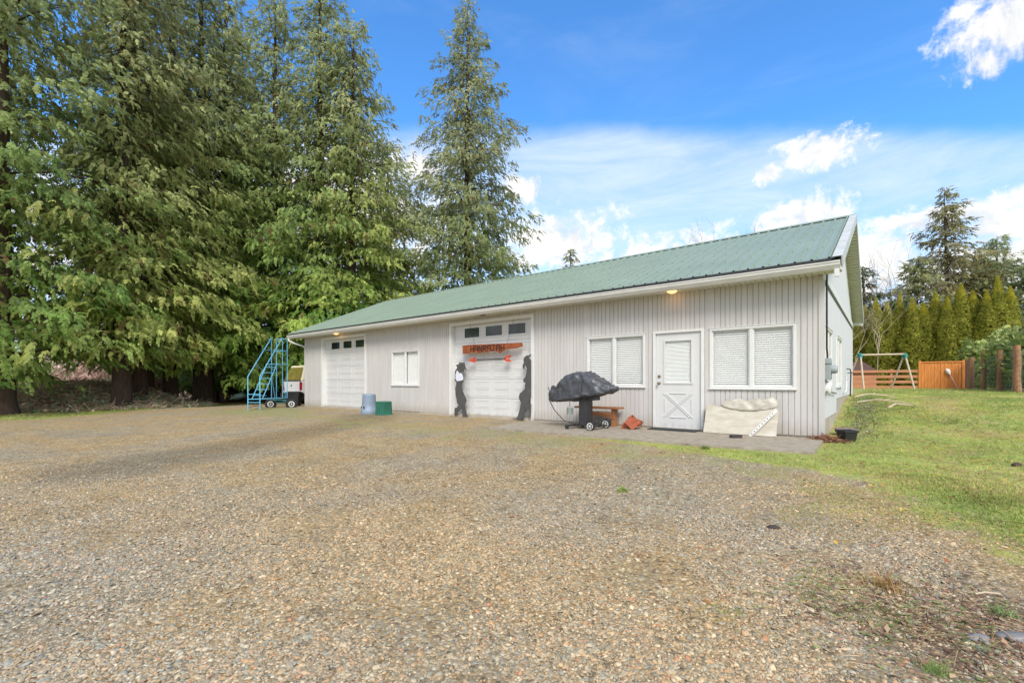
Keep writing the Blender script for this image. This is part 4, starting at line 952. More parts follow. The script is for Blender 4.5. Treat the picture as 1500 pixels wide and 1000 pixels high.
t = thing('wire_fence', 'woven wire fence on rough round cedar posts edging the lawn', 'fence', (4.75, 15.5, fz))
posts = [(4.75,11.6,1.9,.11),(4.75,15.51,1.80,.115),(4.75,18.81,1.80,.105),(4.75,23.06,1.98,.10),(4.75,27.4,1.85,.14)]
for i, (px_, py_, h, r) in enumerate(posts):
    k = MB(); pts = [(px_-4.75+.015*math.sin(j*2+i), py_-15.5, -.1+(h+.1)*j/5) for j in range(6)]; k.tube(pts, [r*1.08, r*1.02, r, r*.98, r*.97, r*.93], 12); k.build('fence_post', M['post'], t)
k = MB()
for j in range(9): k.tube([(.0,-3.9,.08+j*.19),(0.0,11.9,.08+j*.19)], .007, 4, cap=False)
for j in range(64): yy = -3.9+j*.25; k.tube([(0,yy,.08),(0,yy,1.60)], .004, 3, cap=False)
k.build('wire_mesh', M['wire'], t)
t = thing('fence_post', 'short dark weathered post with a slanting rail beside the gate', 'post', (4.62,28.6,fz), rotz=.3)
k = MB(); k.tube([(0,0,0),(0.02,0,.9),(0,0,1.72)], [.11,.10,.10], 10); k.tube([(-.05,0,1.5),(.35,-.1,1.74)], .05, 8); k.build('post_shaft', M['bark'], t)

# swing set
sx, sy = 1.05, 24.2
t = thing('swing_frame', 'pale wooden A-frame swing set with green corner brackets', 'swing set', (.75, 24.0, gzf(.75,24)))
pA, pB = (-1.0,-.8), (1.0,.83)          # bracket positions
k = MB(); k.tube([(pA[0],pA[1],1.98),(pB[0],pB[1],2.03)], .055, 8); k.build('top_beam', M['swing_wood'], t)
dirx = Vector((.775,.632,0)); prp = Vector((-.632,.775,0))
for (bx_, by_) in (pA, pB):
    k = MB(); k.tube([(bx_-.10*dirx.x, by_-.10*dirx.y, 1.98), (bx_+.10*dirx.x, by_+.10*dirx.y, 1.98)], .10, 8); k.prism([(-.16,-.18),(.16,-.18),(.10,.08),(-.10,.08)], -.05, .05, M=Matrix.Translation((bx_,by_,1.98)) @ Matrix.Rotation(math.atan2(prp.y,prp.x),4,'Z')); k.build('bracket', M['swing_green'], t)
    s0 = -1 if bx_ < 0 else 1
    for q in (-1, 1):
        ex = bx_ + prp.x*q*.80 + dirx.x*(-.38 if bx_ < 0 else -.12)*1.0; ey = by_ + prp.y*q*.80 + dirx.y*(-.38 if bx_ < 0 else -.12)
        k = MB(); k.tube([(bx_+prp.x*q*.05, by_+prp.y*q*.05, 1.95), (ex, ey, 0)], .048, 8); k.build('leg', M['swing_wood'], t)
# small brown-roofed shed behind the rails
t = thing('garden_shed', 'small shed with brown hipped roof half hidden behind the rail fence', 'shed', (-.9, 30.6, fz))
k = MB(); k.box(-1.3,1.3,-.9,.9,0,1.15); k.build('shed_wall', M['rail'], t)
k = MB(); k.add([(-1.5,-1.1,1.1),(1.5,-1.1,1.1),(1.5,1.1,1.1),(-1.5,1.1,1.1),(-.6,0,1.85),(.6,0,1.85)], [(0,1,5,4),(1,2,5),(2,3,4,5),(3,0,4),(0,3,2,1)]); k.build('shed_roof', M['brownroof'], t)

# ------------------------------------------------------------------ small things on the ground
def rock(name, label, x, y, sx, sy, sz, rz, m='stone', cat='stone'):
    k = MB(); vs = []; fs = []; n = 14; rings = 7
    for i in range(rings):
        ph = PI*(i+.3)/(rings-.4) ; 
        for j in range(n):
            an = 2*PI*j/n; q = 1+.22*mnoise.noise((math.cos(an)*1.5+x*3, math.sin(an)*1.5, ph+y)); vs.append((sx*math.sin(ph)*math.cos(an)*q, sy*math.sin(ph)*math.sin(an)*q, sz*math.cos(ph)*q))
    for i in range(rings-1):
        for j in range(n): fs.append((i*n+j, i*n+(j+1)%n, (i+1)*n+(j+1)%n, (i+1)*n+j))
    fs += [tuple(range(n)), tuple(range(len(vs)-1, len(vs)-1-n, -1))]
    k.add(vs, fs, 0, True); o = k.build(name, M[m], loc=(x, y, gzf(x,y)+sz*.25), rotz=rz); return tag(o, label, cat)
rock('flat_stone', 'smaller flat wet grey stone in the gravel at lower right', 1.20,-6.98,.055,.028,.022,.6)
rock('flat_stone', 'larger flat grey stone half buried at the lower right edge', 1.36,-6.86,.11,.04,.026,.4)
rock('dirt_clod', 'small black clod on the gravel in front of the lawn', .17,-5.82,.05,.025,.022,.3,'brick','clod')
rock('dirt_clod', 'dark brown clod lying alone in the lawn at right', 2.15,-1.55,.055,.035,.04,.3,'bark','clod')
k = MB(); k.tube([(0,0,.02),(.07,.02,.022),(.14,.01,.02)], [.006,.006,.004], 6); o = k.build('stick', M['swing_wood'], loc=(1.25,-6.42,gzf(1.25,-6.42)), rotz=.6); tag(o, 'short pale stick lying in the gravel at right', 'stick')
def blade_thin(seed):
    v, f = blade_t(seed, 6, .45); v = v.copy()
    for i in range(0, len(v), 6):
        c0 = (v[i]+v[i+1])/2; c1 = (v[i+2]+v[i+3])/2
        for j, c in ((0,c0),(1,c0),(2,c1),(3,c1)): v[i+j] = c + (v[i+j]-c)*.38
    return v, f
GTH = [blade_thin(k+40) for k in range(6)]
def tuft(name, label, x, y, n, s, cols, cat='grass tuft'):
    r = rng.normal(0, s*.35, (n,2)); pos = np.stack([x+r[:,0], y+r[:,1], gz(x+r[:,0], y+r[:,1])], -1) - np.array([x, y, gzf(x,y)])
    c = np.array(cols)[rng.integers(0, len(cols), n)]*rng.uniform(.8,1.2,(n,1))
    V, F, C = scatter(GTH, pos, rng.uniform(0,2*PI,n), rng.normal(0,.3,n), rng.normal(0,.3,n), np.full(n, s)*rng.uniform(.5,1.1,n), c)
    o = link(name, arr_mesh(name, V, F, C, M['grass']), loc=(x, y, gzf(x,y))); return tag(o, label, cat)
tuft('grass_tuft', 'straw-coloured dry grass tuft standing in the gravel at right', .86,-6.56, 26, .10, [(.50,.34,.13),(.42,.26,.10)])
tuft('grass_tuft', 'bright green grass tuft alone in the middle of the gravel', -1.29,-5.50, 60, .055, [(.26,.36,.09),(.38,.46,.13)])
tuft('grass_tuft', 'small green tuft at the bottom right among dead stalks', 1.02,-7.42, 30, .05, [(.26,.38,.11),(.38,.46,.14)])
tuft('weed_clump', 'leafy green weed clump beside the dead stalks at right', 1.33,-6.60, 40, .06, [(.20,.34,.12),(.32,.44,.17)], 'weed')
tuft('weed_clump', 'green weed growing at the slab edge below the leaning panel', -1.35,-2.40, 30, .075, [(.07,.16,.03),(.12,.22,.05)], 'weed')
for i, (a, b, c) in enumerate(((.9,5.0,.0),(1.2,4.4,1.1),(.7,6.2,.6))):
    k = MB(); k.tube([(-.6,0,.08),(-.2,.05,.16),(.25,-.04,.12),(.6,.05,.05)], [.022,.02,.015,.008], 6); k.tube([(-.1,.03,.14),(.15,.3,.2)], [.012,.005], 5)
    o = k.build('branch', M['swing_wood'], loc=(a, b, gzf(a,b)), rotz=c); tag(o, ['pale dead branch lying crosswise in the weeds by the end wall', 'dead branch lying nearest the camera in the end-wall weeds', 'dead branch lying farthest back in the end-wall weeds'][i], 'branch', 'dead branches by the end wall')

# ------------------------------------------------------------------ trees
def plume(seed, n=8, droop=.45, wid=.11):
    r = random.Random(seed); vs = []; fs = []
    def ctr(s): return Vector((s*.95, 0, -droop*s*s))
    for i in range(n):
        s = .08 + .84*i/(n-1); b = ctr(s)
        for side in (-1, 1):
            ln = (.42 - .28*s)*r.uniform(.7, 1.3); an = side*r.uniform(.35, .9)
            tip = b + Vector((math.cos(an)*ln, math.sin(an)*ln, -ln*(.35+droop*.7)*r.uniform(.5,1.4)))
            ax = (tip-b).normalized(); sd = ax.cross(Vector((r.uniform(-.6,.6), r.uniform(-.6,.6), 1))).normalized()*wid*r.uniform(.7,1.2)*(1-.4*s)
            m = b + (tip-b)*.45; k = len(vs); vs += [tuple(b), tuple(m+sd), tuple(tip), tuple(m-sd)]; fs.append((k,k+1,k+2,k+3))
    b = ctr(.85); tip = ctr(1.2); k = len(vs); sd = Vector((0,wid*.7,0)); m = (b+tip)/2; vs += [tuple(b), tuple(m+sd), tuple(tip), tuple(m-sd)]; fs.append((k,k+1,k+2,k+3))
    return np.array(vs), np.array(fs)
PL = [plume(k, 6, .22+.14*(k % 3), .105) for k in range(6)]
PLC = [plume(k+20, 4, .3, .15) for k in range(4)]
def lerp(a, b, t): return a + (b-a)*t
def conifer(label, x, y, H, R, zlow, tr, seed, group=None, dens=1.0, limbs_m=8.0, size=.47, low=((.075,.135,.020),(.17,.225,.035)), high=(.34,.35,.20), thin=.18, tmpl=None, twist=0, lean=0, name='cedar_tree', gap=.0, shape=.8, nofoot=False, plumes=13.5, cat='tree', az0=None, floor=.5, pit=.5):
    r = np.random.default_rng(seed); z0 = gzf(x, y) - .1
    t = thing(name, label, cat, (x, y, z0), group=group)
    tk = MB(); nseg = 10; pts = []; rs = []
    for i in range(nseg+1):
        f = i/nseg; pts.append((lean*f*f + .12*math.sin(seed+f*5)*f, .1*math.cos(seed*2+f*4)*f, f*H*.985)); rs.append(tr*(1-f)**.8*(1+.55*math.exp(-f*H/.5)) + .012)
    pts.insert(1, (0,0,.55)); rs.insert(1, tr*1.12); tk.tube(pts, rs, 12)
    n = int(H*limbs_m); P_ = []; Yw = []; Pt = []; Sc = []; Cc = []
    limb_col = r.normal(0, 1, n)
    for i in range(n):
        hf = (i + r.random())/n; hf = hf**.92; z = zlow + hf*(H-zlow)*.985
        L_ = 1.28*R*((1-hf)**shape)*(min(1, .72+hf*2.5))*r.uniform(.5, 1.18) + .25
        if r.random() < gap + .10 + .12*hf: continue
        az = i*2.39996 + r.normal(0, .35) if az0 is None else az0 + r.uniform(-1.5, 1.5)
        up = lerp(.16, .55, hf) + r.normal(0,.12); dr = lerp(.36, .32, hf)*(1.0 if hf < .85 else .5)
        ca, sa = math.cos(az), math.sin(az)
        def lp(q): return np.array([ca*L_*q, sa*L_*q, z + L_*(up*q - dr*q*q*1.25 + .18*max(0,q-.75))])
        if L_ > .9 and (i % 2 == 0 or hf > .5):
            tk.tube([tuple(lp(q)) for q in (0,.3,.6,.9)], [.035*L_/R+.012, .026*L_/R+.008, .012, .004], 4, cap=False)
        m = max(4, int(L_*plumes*dens*r.uniform(.75,1.15)))
        q = r.uniform(.03, 1.0, m)**.9; wv = r.uniform(-1,1,m)*(.36*L_*np.clip(1.15-q, .1, 1)+.12)
        c0 = np.array([lp(v) for v in q]); c0[:,0] += -sa*wv; c0[:,1] += ca*wv; c0[:,2] -= .25*np.abs(wv) + r.uniform(-.18,.25,m)
        P_.append(c0); Yw.append(az + np.sign(wv)*np.abs(wv)/(L_*.36+.12)*.9 + r.normal(0,.35,m)); Pt.append(r.normal(pit, .38, m)); Sc.append(size*r.uniform(.55,1.2,m)*lerp(1.0,.72,hf))
        g = np.clip(.5 + .32*limb_col[i] + r.normal(0,.28,m), 0, 1)[:,None]
        c = np.array(low[0]) + (np.array(low[1])-np.array(low[0]))*g
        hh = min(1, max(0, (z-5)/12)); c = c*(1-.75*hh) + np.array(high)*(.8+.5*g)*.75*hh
        br = r.random((m,1)) < .035; c = np.where(br, np.array([.22,.15,.06]), c)
        Cc.append(c*1.12*(1+.12*r.normal(0,1,(m,1)))); 
    P_ = np.concatenate(P_); k = P_[:,2] > floor + .35*np.sin(P_[:,0]*2.1+seed)*min(1, floor); 
    bend = P_[:,2]/H; P_[:,0] += lean*bend*bend
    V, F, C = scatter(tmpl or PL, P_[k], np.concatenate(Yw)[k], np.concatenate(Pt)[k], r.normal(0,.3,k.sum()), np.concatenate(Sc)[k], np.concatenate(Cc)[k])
    tk.build('trunk', M['bark'], t)
    link('crown', arr_mesh('crown', V, F, C, M['leaf']), t)
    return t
GRPL = 'tall cedars along the left edge of the gravel'
olive = ((.23,.29,.075),(.48,.50,.16)); bright = ((.16,.30,.06),(.40,.52,.12)); yel = ((.22,.33,.06),(.50,.55,.14)); dark = ((.17,.29,.07),(.38,.46,.14))
LT = [ # label, x, y, H, R, zlow, trunk r, seed, colours
 ('leftmost cedar, its wide dark trunk at the left edge of the photo', -24.6,-8.7, 27,4.6,1.4,.36, 1, dark),
 ('olive-topped cedar with a twin trunk at the near end of the right-hand row', -25.3,-5.1, 21,4.3,2.2,.34, 2, olive),
 ('second stem crowded against the twin-trunk cedar, leaning slightly', -26.7,-4.25, 26,4.4,2.6,.36, 3, olive),
 ('slim-trunked cedar just behind the twin trunk', -29.0,-3.3, 20,3.4,2.4,.24, 4, bright),
 ('tall cedar with bare trunk showing high in the crown, left of the thickest trunk', -28.9,-2.4, 29,4.5,2.2,.34, 5, yel),
 ('cedar with the thickest flared trunk in the row', -29.3,-.75, 26,4.4,2.4,.50, 6, bright),
 ('cedar beside the wheelbarrow, its narrow trunk catching light', -29.3,.35, 25,4.0,2.0,.25, 7, yel),
 ('bright green cedar directly behind the blue rolling stair', -28.9,3.0, 26,5.2,1.2,.32, 8, bright),
 ('tallest cedar rising out of frame above the truck', -27.0,5.0, 28,4.8,1.6,.34, 9, bright),
 ('cedar with sparse pointed top right of the tallest crowns', -25.4,6.3, 24.8,4.9,1.6,.30, 10, yel),
 ('cedar in the gap between the row and the lone cedar', -27.0,10.0, 19,5.2,1.5,.28, 11, olive),
 ('shorter cedar filling the back of the row behind the stair', -33.5,3.0, 26,5.0,1.0,.30, 12, dark),
 ('back-row cedar seen through the twin-trunk crowns', -34.0,-1.0, 22,4.2,4.0,.30, 13, olive),
 ('outermost cedar left of the photo edge', -27.5,-12.5, 25,4.6,3.0,.36, 14, olive),
]
FL = {1: 1.5, 2: 2.6, 3: 2.6, 8: 1.2, 9: 1.4, 10: 1.2, 11: 1, 12: 1.0, 13: 3.4, 14: 3.2}
for (lb, x_, y_, H, R, zl, tr, sd, colr) in LT:
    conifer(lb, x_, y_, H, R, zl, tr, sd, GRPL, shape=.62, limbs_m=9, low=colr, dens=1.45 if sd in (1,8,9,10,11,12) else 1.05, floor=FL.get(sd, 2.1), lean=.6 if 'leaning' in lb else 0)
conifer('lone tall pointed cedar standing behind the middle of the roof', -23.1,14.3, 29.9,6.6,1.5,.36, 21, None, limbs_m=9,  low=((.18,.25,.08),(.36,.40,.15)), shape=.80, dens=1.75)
conifer('small distant conifer top peeking over the roof ridge', -28.4,37.1, 17.6,2.6,2,.2, 22, None, low=((.05,.09,.03),(.10,.13,.05)), tmpl=PLC, size=.9, dens=.6)
# right-hand background
GRPR = 'conifers beyond the arborvitae hedge'
RT_ = [('tallest ragged fir rising above the hedge at right', 5.4,50.3,19.5,5.4,.25,31,((.26,.25,.12),(.44,.38,.20)),.85,.38),
 ('round-topped conifer right of the ragged fir', 9.9,58.0,15.8,5.0,.3,32,((.29,.33,.17),(.44,.46,.25)),.8,.1),
 ('conifer cut by the right edge of the photo', 12.6,52.0,15.0,5.0,.3,33,((.26,.31,.16),(.42,.45,.24)),.8,.1),
 ('low bushy conifer between the fir and the ivy trees', 3.2,47.0,12.4,4.6,.25,34,((.26,.29,.13),(.42,.42,.20)),.7,.1),
 ('conifer close behind the fir on its right', 8.2,52.0,12.8,5.0,.25,35,((.26,.30,.15),(.42,.43,.22)),.75,.1),
 ('dark conifer half hidden by the gable edge', -.8,46.0,12.0,3.0,.25,36,((.05,.09,.03),(.10,.13,.05)),.7,.15),
 ('blue-green conifer low at the right edge beside the hedge', 11.5,42.0,9.4,4.0,.2,37,((.24,.31,.16),(.38,.44,.24)),.7,.1)]
for (lb, x_, y_, H, R, tr, sd, colr, shp, gp_) in RT_:
    conifer(lb, x_, y_, H, R, .8, tr, sd, GRPR, low=colr, high=colr[0], size=.66, dens=1.35, pit=.2, shape=shp, gap=gp_*.6, limbs_m=9)
# ivy-clad bare trees
def bare_tree(label, x, y, H, seed, ivy=True, m='greybark', spread=.5, name='bare_tree', depth=5, r0=.12, group=None, lean=(0,0)):
    r = random.Random(seed); t = thing(name, label, 'tree', (x, y, gzf(x,y)-.05), group=group); tk = MB(); tips = []
    def grow(p, d, L_, rad, k):
        pts = [p]; q = p.copy(); dd = d.copy()
        for i in range(3): dd = (dd + Vector((r.uniform(-.2,.2), r.uniform(-.2,.2), r.uniform(-.05,.15)))).normalized(); q = q + dd*L_/3; pts.append(q.copy())
        tk.tube([tuple(a) for a in pts], [rad, rad*.85, rad*.72, rad*.6], 5 if k > 2 else 4, cap=False)
        if k <= 0: tips.append(q); return
        for j in range(r.choice((2,3,3))):
            a = r.uniform(0, 2*PI); nd = (dd + Vector((math.cos(a), math.sin(a), r.uniform(-.1,.5)))*spread*r.uniform(.6,1.3)).normalized()
            s = pts[r.choice((2,3,3))] if j else pts[3]; grow(s, nd, L_*r.uniform(.62,.85), rad*.58, k-1)
    grow(Vector((0,0,0)), Vector((lean[0],lean[1],1)).normalized(), H*.36, r0, depth)
    tk.build('trunk', M[m], t)
    if ivy:
        n = 900; zz = rng.uniform(.5, H*.62, n); rad = rng.uniform(.1,1.1,n)*(1.15-zz/(H*.75)); an = rng.uniform(0,2*PI,n)
        pos = np.stack([rad*np.cos(an), rad*np.sin(an), zz], -1); c = lerp(np.array([[.035,.10,.035]]), np.array([[.08,.17,.06]]), rng.random((n,1)))
        V, F, C = scatter(PLC, pos, an, rng.normal(.3,.4,n), rng.normal(0,.4,n), rng.uniform(.35,.7,n), c); link('ivy', arr_mesh('ivy', V, F, C, M['leaf']), t)
    return t
bare_tree('bare tree with ivy-wrapped trunk, its forked top against the cloud', 1.8,43.0,12.5,3, True)
bare_tree('narrower ivy column with few bare twigs near the gable', .4,43.5,11.0,5, True, r0=.10)
bare_tree('leafless tree whose twigs show above the roof near the gable peak', -6.0,24.0,9.6,8, False, spread=.55, r0=.06)
for i, (a, b, s) in enumerate(((-1.1,30.2,11),(.2,30.8,12),(-2.4,31,13))):
    bare_tree(['tangled leafless shrub against the hedge by the gable','tangled leafless shrub between the swing set and hedge','tangled leafless shrub mostly hidden by the building'][i], a, b, 6.4, s, False, 'swing_wood', .8, 'bare_shrub', 5, .035, 'leafless shrubs before the hedge', (.3,-.1))
# arborvitae hedge
def leaf_fan(seed):
    r = random.Random(seed); vs = []; fs = []
    for i in range(6):
        an = r.uniform(-1.0,1.0); ln = r.uniform(.7,1.2); b = Vector((0, r.uniform(-.2,.2), r.uniform(-.2,.2))); tip = b + Vector((math.cos(an)*.45, math.sin(an)*.6, .75))*ln
        sd = Vector((r.uniform(-.5,.5),1,r.uniform(-.3,.3))).normalized()*.20; m = (b+tip)/2; k = len(vs); vs += [tuple(b), tuple(m+sd), tuple(tip), tuple(m-sd)]; fs.append((k,k+1,k+2,k+3))
    return np.array(vs), np.array(fs)
LF = [leaf_fan(k) for k in range(5)]
def arb_mesh(seed, H=6.4, R=.80, n=5400):
    r = np.random.default_rng(seed); z = r.random(n)**.85*H; f = z/H
    rr = R*np.where(f < .5, .85+.27*f, ((1-f)/.5)**.9)*(1+.14*np.sin(z*2.3+seed)); an = r.uniform(0,2*PI,n)
    rr = rr*(1+.10*np.sin(an*3+z*1.7))*r.uniform(.72,1.04,n)
    pos = np.stack([rr*np.cos(an), rr*np.sin(an), z], -1)
    g = np.clip(r.normal(.45,.3,(n,1)) + .25*f[:,None], 0, 1); c = np.array([[.22,.26,.035]]) + (np.array([[.52,.50,.10]])-np.array([[.22,.26,.035]]))*g
    tip = (f > .86)[:,None]; c = np.where(tip, c*np.array([[1.2,1.12,.9]]), c)
    V, F, C = scatter(LF, pos, an, r.normal(0,.25,n), r.normal(0,.3,n), r.uniform(.12,.22,n)*(1-.45*f), c)
    return arr_mesh('foliage', V, F, C, M['leaf'])
AM = [arb_mesh(s) for s in (1,2,3,4)]
stem = MB(); stem.tube([(0,0,0),(0,0,3),(0,0,5.6)], [.06,.05,.01], 8)
protoA = []
ORD = ['first','second','third','fourth','fifth','sixth','seventh','eighth','ninth','tenth','eleventh','twelfth','thirteenth','fourteenth','fifteenth','sixteenth','seventeenth','eighteenth']
hx_ = [-3.4,-2.5,-1.7,-.95,-.3,.35,1.0,1.7,2.35,2.95,3.6,4.15,4.85,5.45,6.0,6.55,7.15]
stem_o = None
for i, hxx in enumerate(hx_):
    yy = 33.0 + .35*math.sin(i*2.1)
    t = thing('arborvitae', ORD[i] + ' arborvitae counted from the left in the tall clipped hedge', 'hedge tree', (hxx, yy, fz-.05), group='arborvitae hedge behind the fence')
    s = [1.03,1.0,1.05,1.0,.96,1.02,.98,1.07,.99,.93,1.04,.97,1.10,1.02,1.0,1.14,1.03][i]; t.scale = (1.0+.1*math.sin(i*5), 1.0, s); t.rotation_euler.z = i*1.7
    link('foliage', AM[i % 4], t)
    if stem_o is None: stem_o = stem.build('stem', M['bark'], t)
    else: o = stem_o.copy(); COL.objects.link(o); o.parent = t
# young shrubs behind the wire fence
def shrub(label, x, y, r_, h, seed, c0, c1, n=1100, name='shrub', group=None, size=(.16,.32), twigs=14, z=None, tm=None):
    g = np.random.default_rng(seed); t = thing(name, label, 'shrub', (x, y, gzf(x,y)), group=group)
    u = g.normal(0,1,(n,3)); u /= np.linalg.norm(u, axis=1)[:,None]; q = g.random(n)**.45
    lob = 1+.3*np.sin(u[:,0]*4+seed)*np.cos(u[:,1]*3+seed*2)
    pos = u*q[:,None]*lob[:,None]*np.array([r_, r_, h*.5]) + np.array([0,0,h*.5]); an = np.arctan2(u[:,1],u[:,0])
    c = 2.1*(np.array([c0]) + (np.array([c1])-np.array([c0]))*g.random((n,1)))
    V, F, C = scatter(tm or LF, pos, an, g.normal(.1,.6,n), g.normal(0,.5,n), g.uniform(size[0],size[1],n), c); link('foliage', arr_mesh('foliage', V, F, C, M['broadleaf']), t)
    k = MB(); rr = random.Random(seed)
    for i in range(twigs):
        a = rr.uniform(0,2*PI); e = rr.uniform(.3,1); k.tube([(0,0,0),(math.cos(a)*r_*e*.4, math.sin(a)*r_*e*.4, h*.45),(math.cos(a)*r_*e, math.sin(a)*r_*e, h*rr.uniform(.75,1.08))], [.03,.018,.005], 4, cap=False)
    k.build('stems', M['greybark'], t); return t
for i, (x_, y_, h) in enumerate(((5.9,17.2,2.7),(6.0,19.6,3.0),(6.1,22.4,3.0),(6.0,25.4,2.9),(5.5,30.2,2.9),(7.6,18.4,3.4),(8.0,23.5,3.7))):
    shrub(['nearest','second nearest','third nearest','fourth nearest','farthest','taller nearer back-row','taller farther back-row'][i] + ' yellow-green shrub behind the wire fence', x_, y_, 1.15, h, 50+i, (.11,.15,.05), (.24,.27,.09), 1700, group='shrubs behind the wire fence')
# undergrowth behind the left trees
UG = [(26.5,-21.5,1.6,1.5,(.30,.20,.15),(.42,.31,.25)),(31,-27.5,3.0,3.2,(.32,.22,.18),(.44,.34,.28)),(30,-24.0,2.2,1.9,(.14,.18,.09),(.24,.28,.15)),(33,-22.5,2.4,2.6,(.10,.15,.05),(.20,.25,.09)),(31,-20.0,1.8,2.0,(.09,.14,.05),(.18,.24,.08)),
      (33,-18.8,2.0,2.3,(.08,.13,.04),(.17,.22,.08)),(31,-16.8,1.8,2.2,(.09,.14,.05),(.20,.25,.09)),(34,-17.3,2.6,3.4,(.05,.09,.03),(.12,.16,.06)),(38,-24,3.2,4.0,(.10,.15,.06),(.20,.24,.10)),(37,-34,3.5,4.4,(.30,.22,.19),(.42,.34,.30)),(30,-32,2.4,2.6,(.22,.24,.12),(.34,.36,.18)),(34,-15,2.2,3.2,(.07,.12,.04),(.15,.2,.07))]
UGL = ['low russet shrub at the edge of the cut brush','large pinkish-brown shrub behind the cut brush','pale grey-green shrub on the brush bank','yellow-green shrub showing between the twin trunk and slim trunk','low shrub left of the thickest trunk','shrub right behind the thickest trunk','shrub in the gap beside the wheelbarrow tree','dark tall shrub behind the wheelbarrow','big green shrub deep behind the twin trunk','big pink-brown shrub farthest left in the background','pale lime shrub right of the leftmost trunk','dark shrub behind the rolling stair']
for i, (d, l, r_, h, c0, c1) in enumerate(UG):
    p = place(d, l); shrub(UGL[i], p[0], p[1], r_, h, 80+i, c0, c1, 1500, group='undergrowth behind the left cedars', size=(.16,.34), twigs=20)
# far woodland that reads as one mass
def woodland():
    n = 26000; a = rng.uniform(math.radians(-75), math.radians(75), n); dd = rng.uniform(75, 95, n)
    x = CAM[0] + dd*(FW[0]*np.cos(a) + RT[0]*np.sin(a)); y = CAM[1] + dd*(FW[1]*np.cos(a) + RT[1]*np.sin(a))
    h = 6.0 + 1.8*np.sin(a*31) + 1.3*np.sin(a*73+1) + 1.0*np.sin(a*140)
    z = rng.random(n)**.8*h; c = lerp(np.array([[.14,.17,.09]]), np.array([[.24,.26,.16]]), rng.random((n,1)))
    V, F, C = scatter(LF, np.stack([x,y,z],-1), rng.uniform(0,2*PI,n), rng.normal(0,.4,n), rng.normal(0,.4,n), rng.uniform(.8,1.7,n), c)
    tag(link('woodland', arr_mesh('woodland', V, F, C, M['leaf'])), 'distant low belt of woodland closing the horizon', 'woodland', kind='stuff')
woodland()

# ------------------------------------------------------------------ sky, sun, camera
SUN_EL = math.radians(43); SUN_AZ = math.radians(136)      # compass-style: direction the light comes from, measured from +Y towards +X
W = bpy.data.worlds.new('World'); S.world = W; W.use_nodes = True; N, L = W.node_tree.nodes, W.node_tree.links
bg = N['Background']; bg.inputs['Strength'].default_value = 1.0
sky = N.new('ShaderNodeTexSky'); sky.sky_type = 'NISHITA'; sky.sun_disc = False; sky.sun_elevation = SUN_EL; sky.sun_rotation = SUN_AZ; sky.air_density = 1.0; sky.dust_density = .4; sky.ozone_density = 3
tc = N.new('ShaderNodeTexCoord'); DIR = tc.outputs['Generated']
def vm(op, a, b=None, out=0):
    n = N.new('ShaderNodeVectorMath'); n.operation = op
    for k, v in enumerate((a, b)):
        if v is None: continue
        if isinstance(v, tuple): n.inputs[k].default_value = v
        else: L.new(v, n.inputs[k])
    return n.outputs['Value'] if out else n.outputs[0]
def ma(op, a, b=0., c=None, clamp=False):
    n = N.new('ShaderNodeMath'); n.operation = op; n.use_clamp = clamp
    for k, v in enumerate((a, b, c)):
        if v is None: continue
        if isinstance(v, (int, float)): n.inputs[k].default_value = v
        else: L.new(v, n.inputs[k])
    return n.outputs[0]
def wn(sc, det=8, rough=.6, vec=None, dist=0):
    n = N.new('ShaderNodeTexNoise'); n.inputs['Scale'].default_value = sc; n.inputs['Detail'].default_value = det; n.inputs['Roughness'].default_value = rough; n.inputs['Distortion'].default_value = dist
    L.new(vec or DIR, n.inputs['Vector']); return n.outputs['Fac']
def sm(v, lo, hi):
    r = N.new('ShaderNodeMapRange'); r.interpolation_type = 'SMOOTHSTEP'; r.inputs[1].default_value = lo; r.inputs[2].default_value = hi; L.new(v, r.inputs[0]); return r.outputs[0]
SKYK = .115
hs = N.new('ShaderNodeHueSaturation'); hs.inputs['Saturation'].default_value = 1.0; hs.inputs['Value'].default_value = SKYK; L.new(vm('MULTIPLY', sky.outputs[0], (.64,1.22,1.66)), hs.inputs['Color'])
# (bearing right of the view axis, height) as tangents -> direction on the sky sphere
def sdir(u, v): d = Vector((FW[0]+RT[0]*u, FW[1]+RT[1]*u, v)).normalized(); return d
puffs = [(1.10,.79,.135,.080),(1.04,.70,.05,.04),(.665,.505,.085,.030),(.56,.455,.03,.018),(.63,.36,.10,.035),(.94,.36,.16,.028),(1.10,.345,.16,.040),(1.0,.25,.45,.055),(.34,.25,.22,.06),(-.20,.47,.08,.05),(.02,.42,.06,.03),(-.35,.36,.30,.09),(-.75,.30,.5,.11),(.10,.30,.15,.06),(.78,.27,.12,.05)]
det = wn(11, 6, .66, dist=.5); det2 = wn(42, 3, .65)
nz_ = ma('ADD', ma('MULTIPLY', ma('SUBTRACT', det, .5), 3.6), ma('MULTIPLY', ma('SUBTRACT', det2, .5), 1.5))
acc = None
for (u, v, a, b) in puffs:
    c = sdir(u, v); right = Vector((c.y, -c.x, 0)).normalized(); up = right.cross(c).normalized()
    k = 1/math.sqrt(1+u*u+v*v); 
    du = vm('DOT_PRODUCT', DIR, tuple(right), 1); dv = vm('DOT_PRODUCT', DIR, tuple(up), 1); dc = vm('DOT_PRODUCT', DIR, tuple(c), 1)
    aa, bb = a*k*1.0, b*k*1.25
    du = ma('DIVIDE', du, aa); dv = ma('DIVIDE', dv, bb)
    rr = ma('ADD', ma('MULTIPLY', du, du), ma('MULTIPLY', dv, dv))
    val = ma('SUBTRACT', 1.0, ma('POWER', rr, .6)); val = ma('ADD', val, ma('MULTIPLY', ma('GREATER_THAN', dc, 0), 0)); val = ma('SUBTRACT', val, ma('MULTIPLY', ma('LESS_THAN', dc, 0), 50))
    acc = val if acc is None else ma('MAXIMUM', acc, val)
acc = ma('MAXIMUM', acc, -3.0)
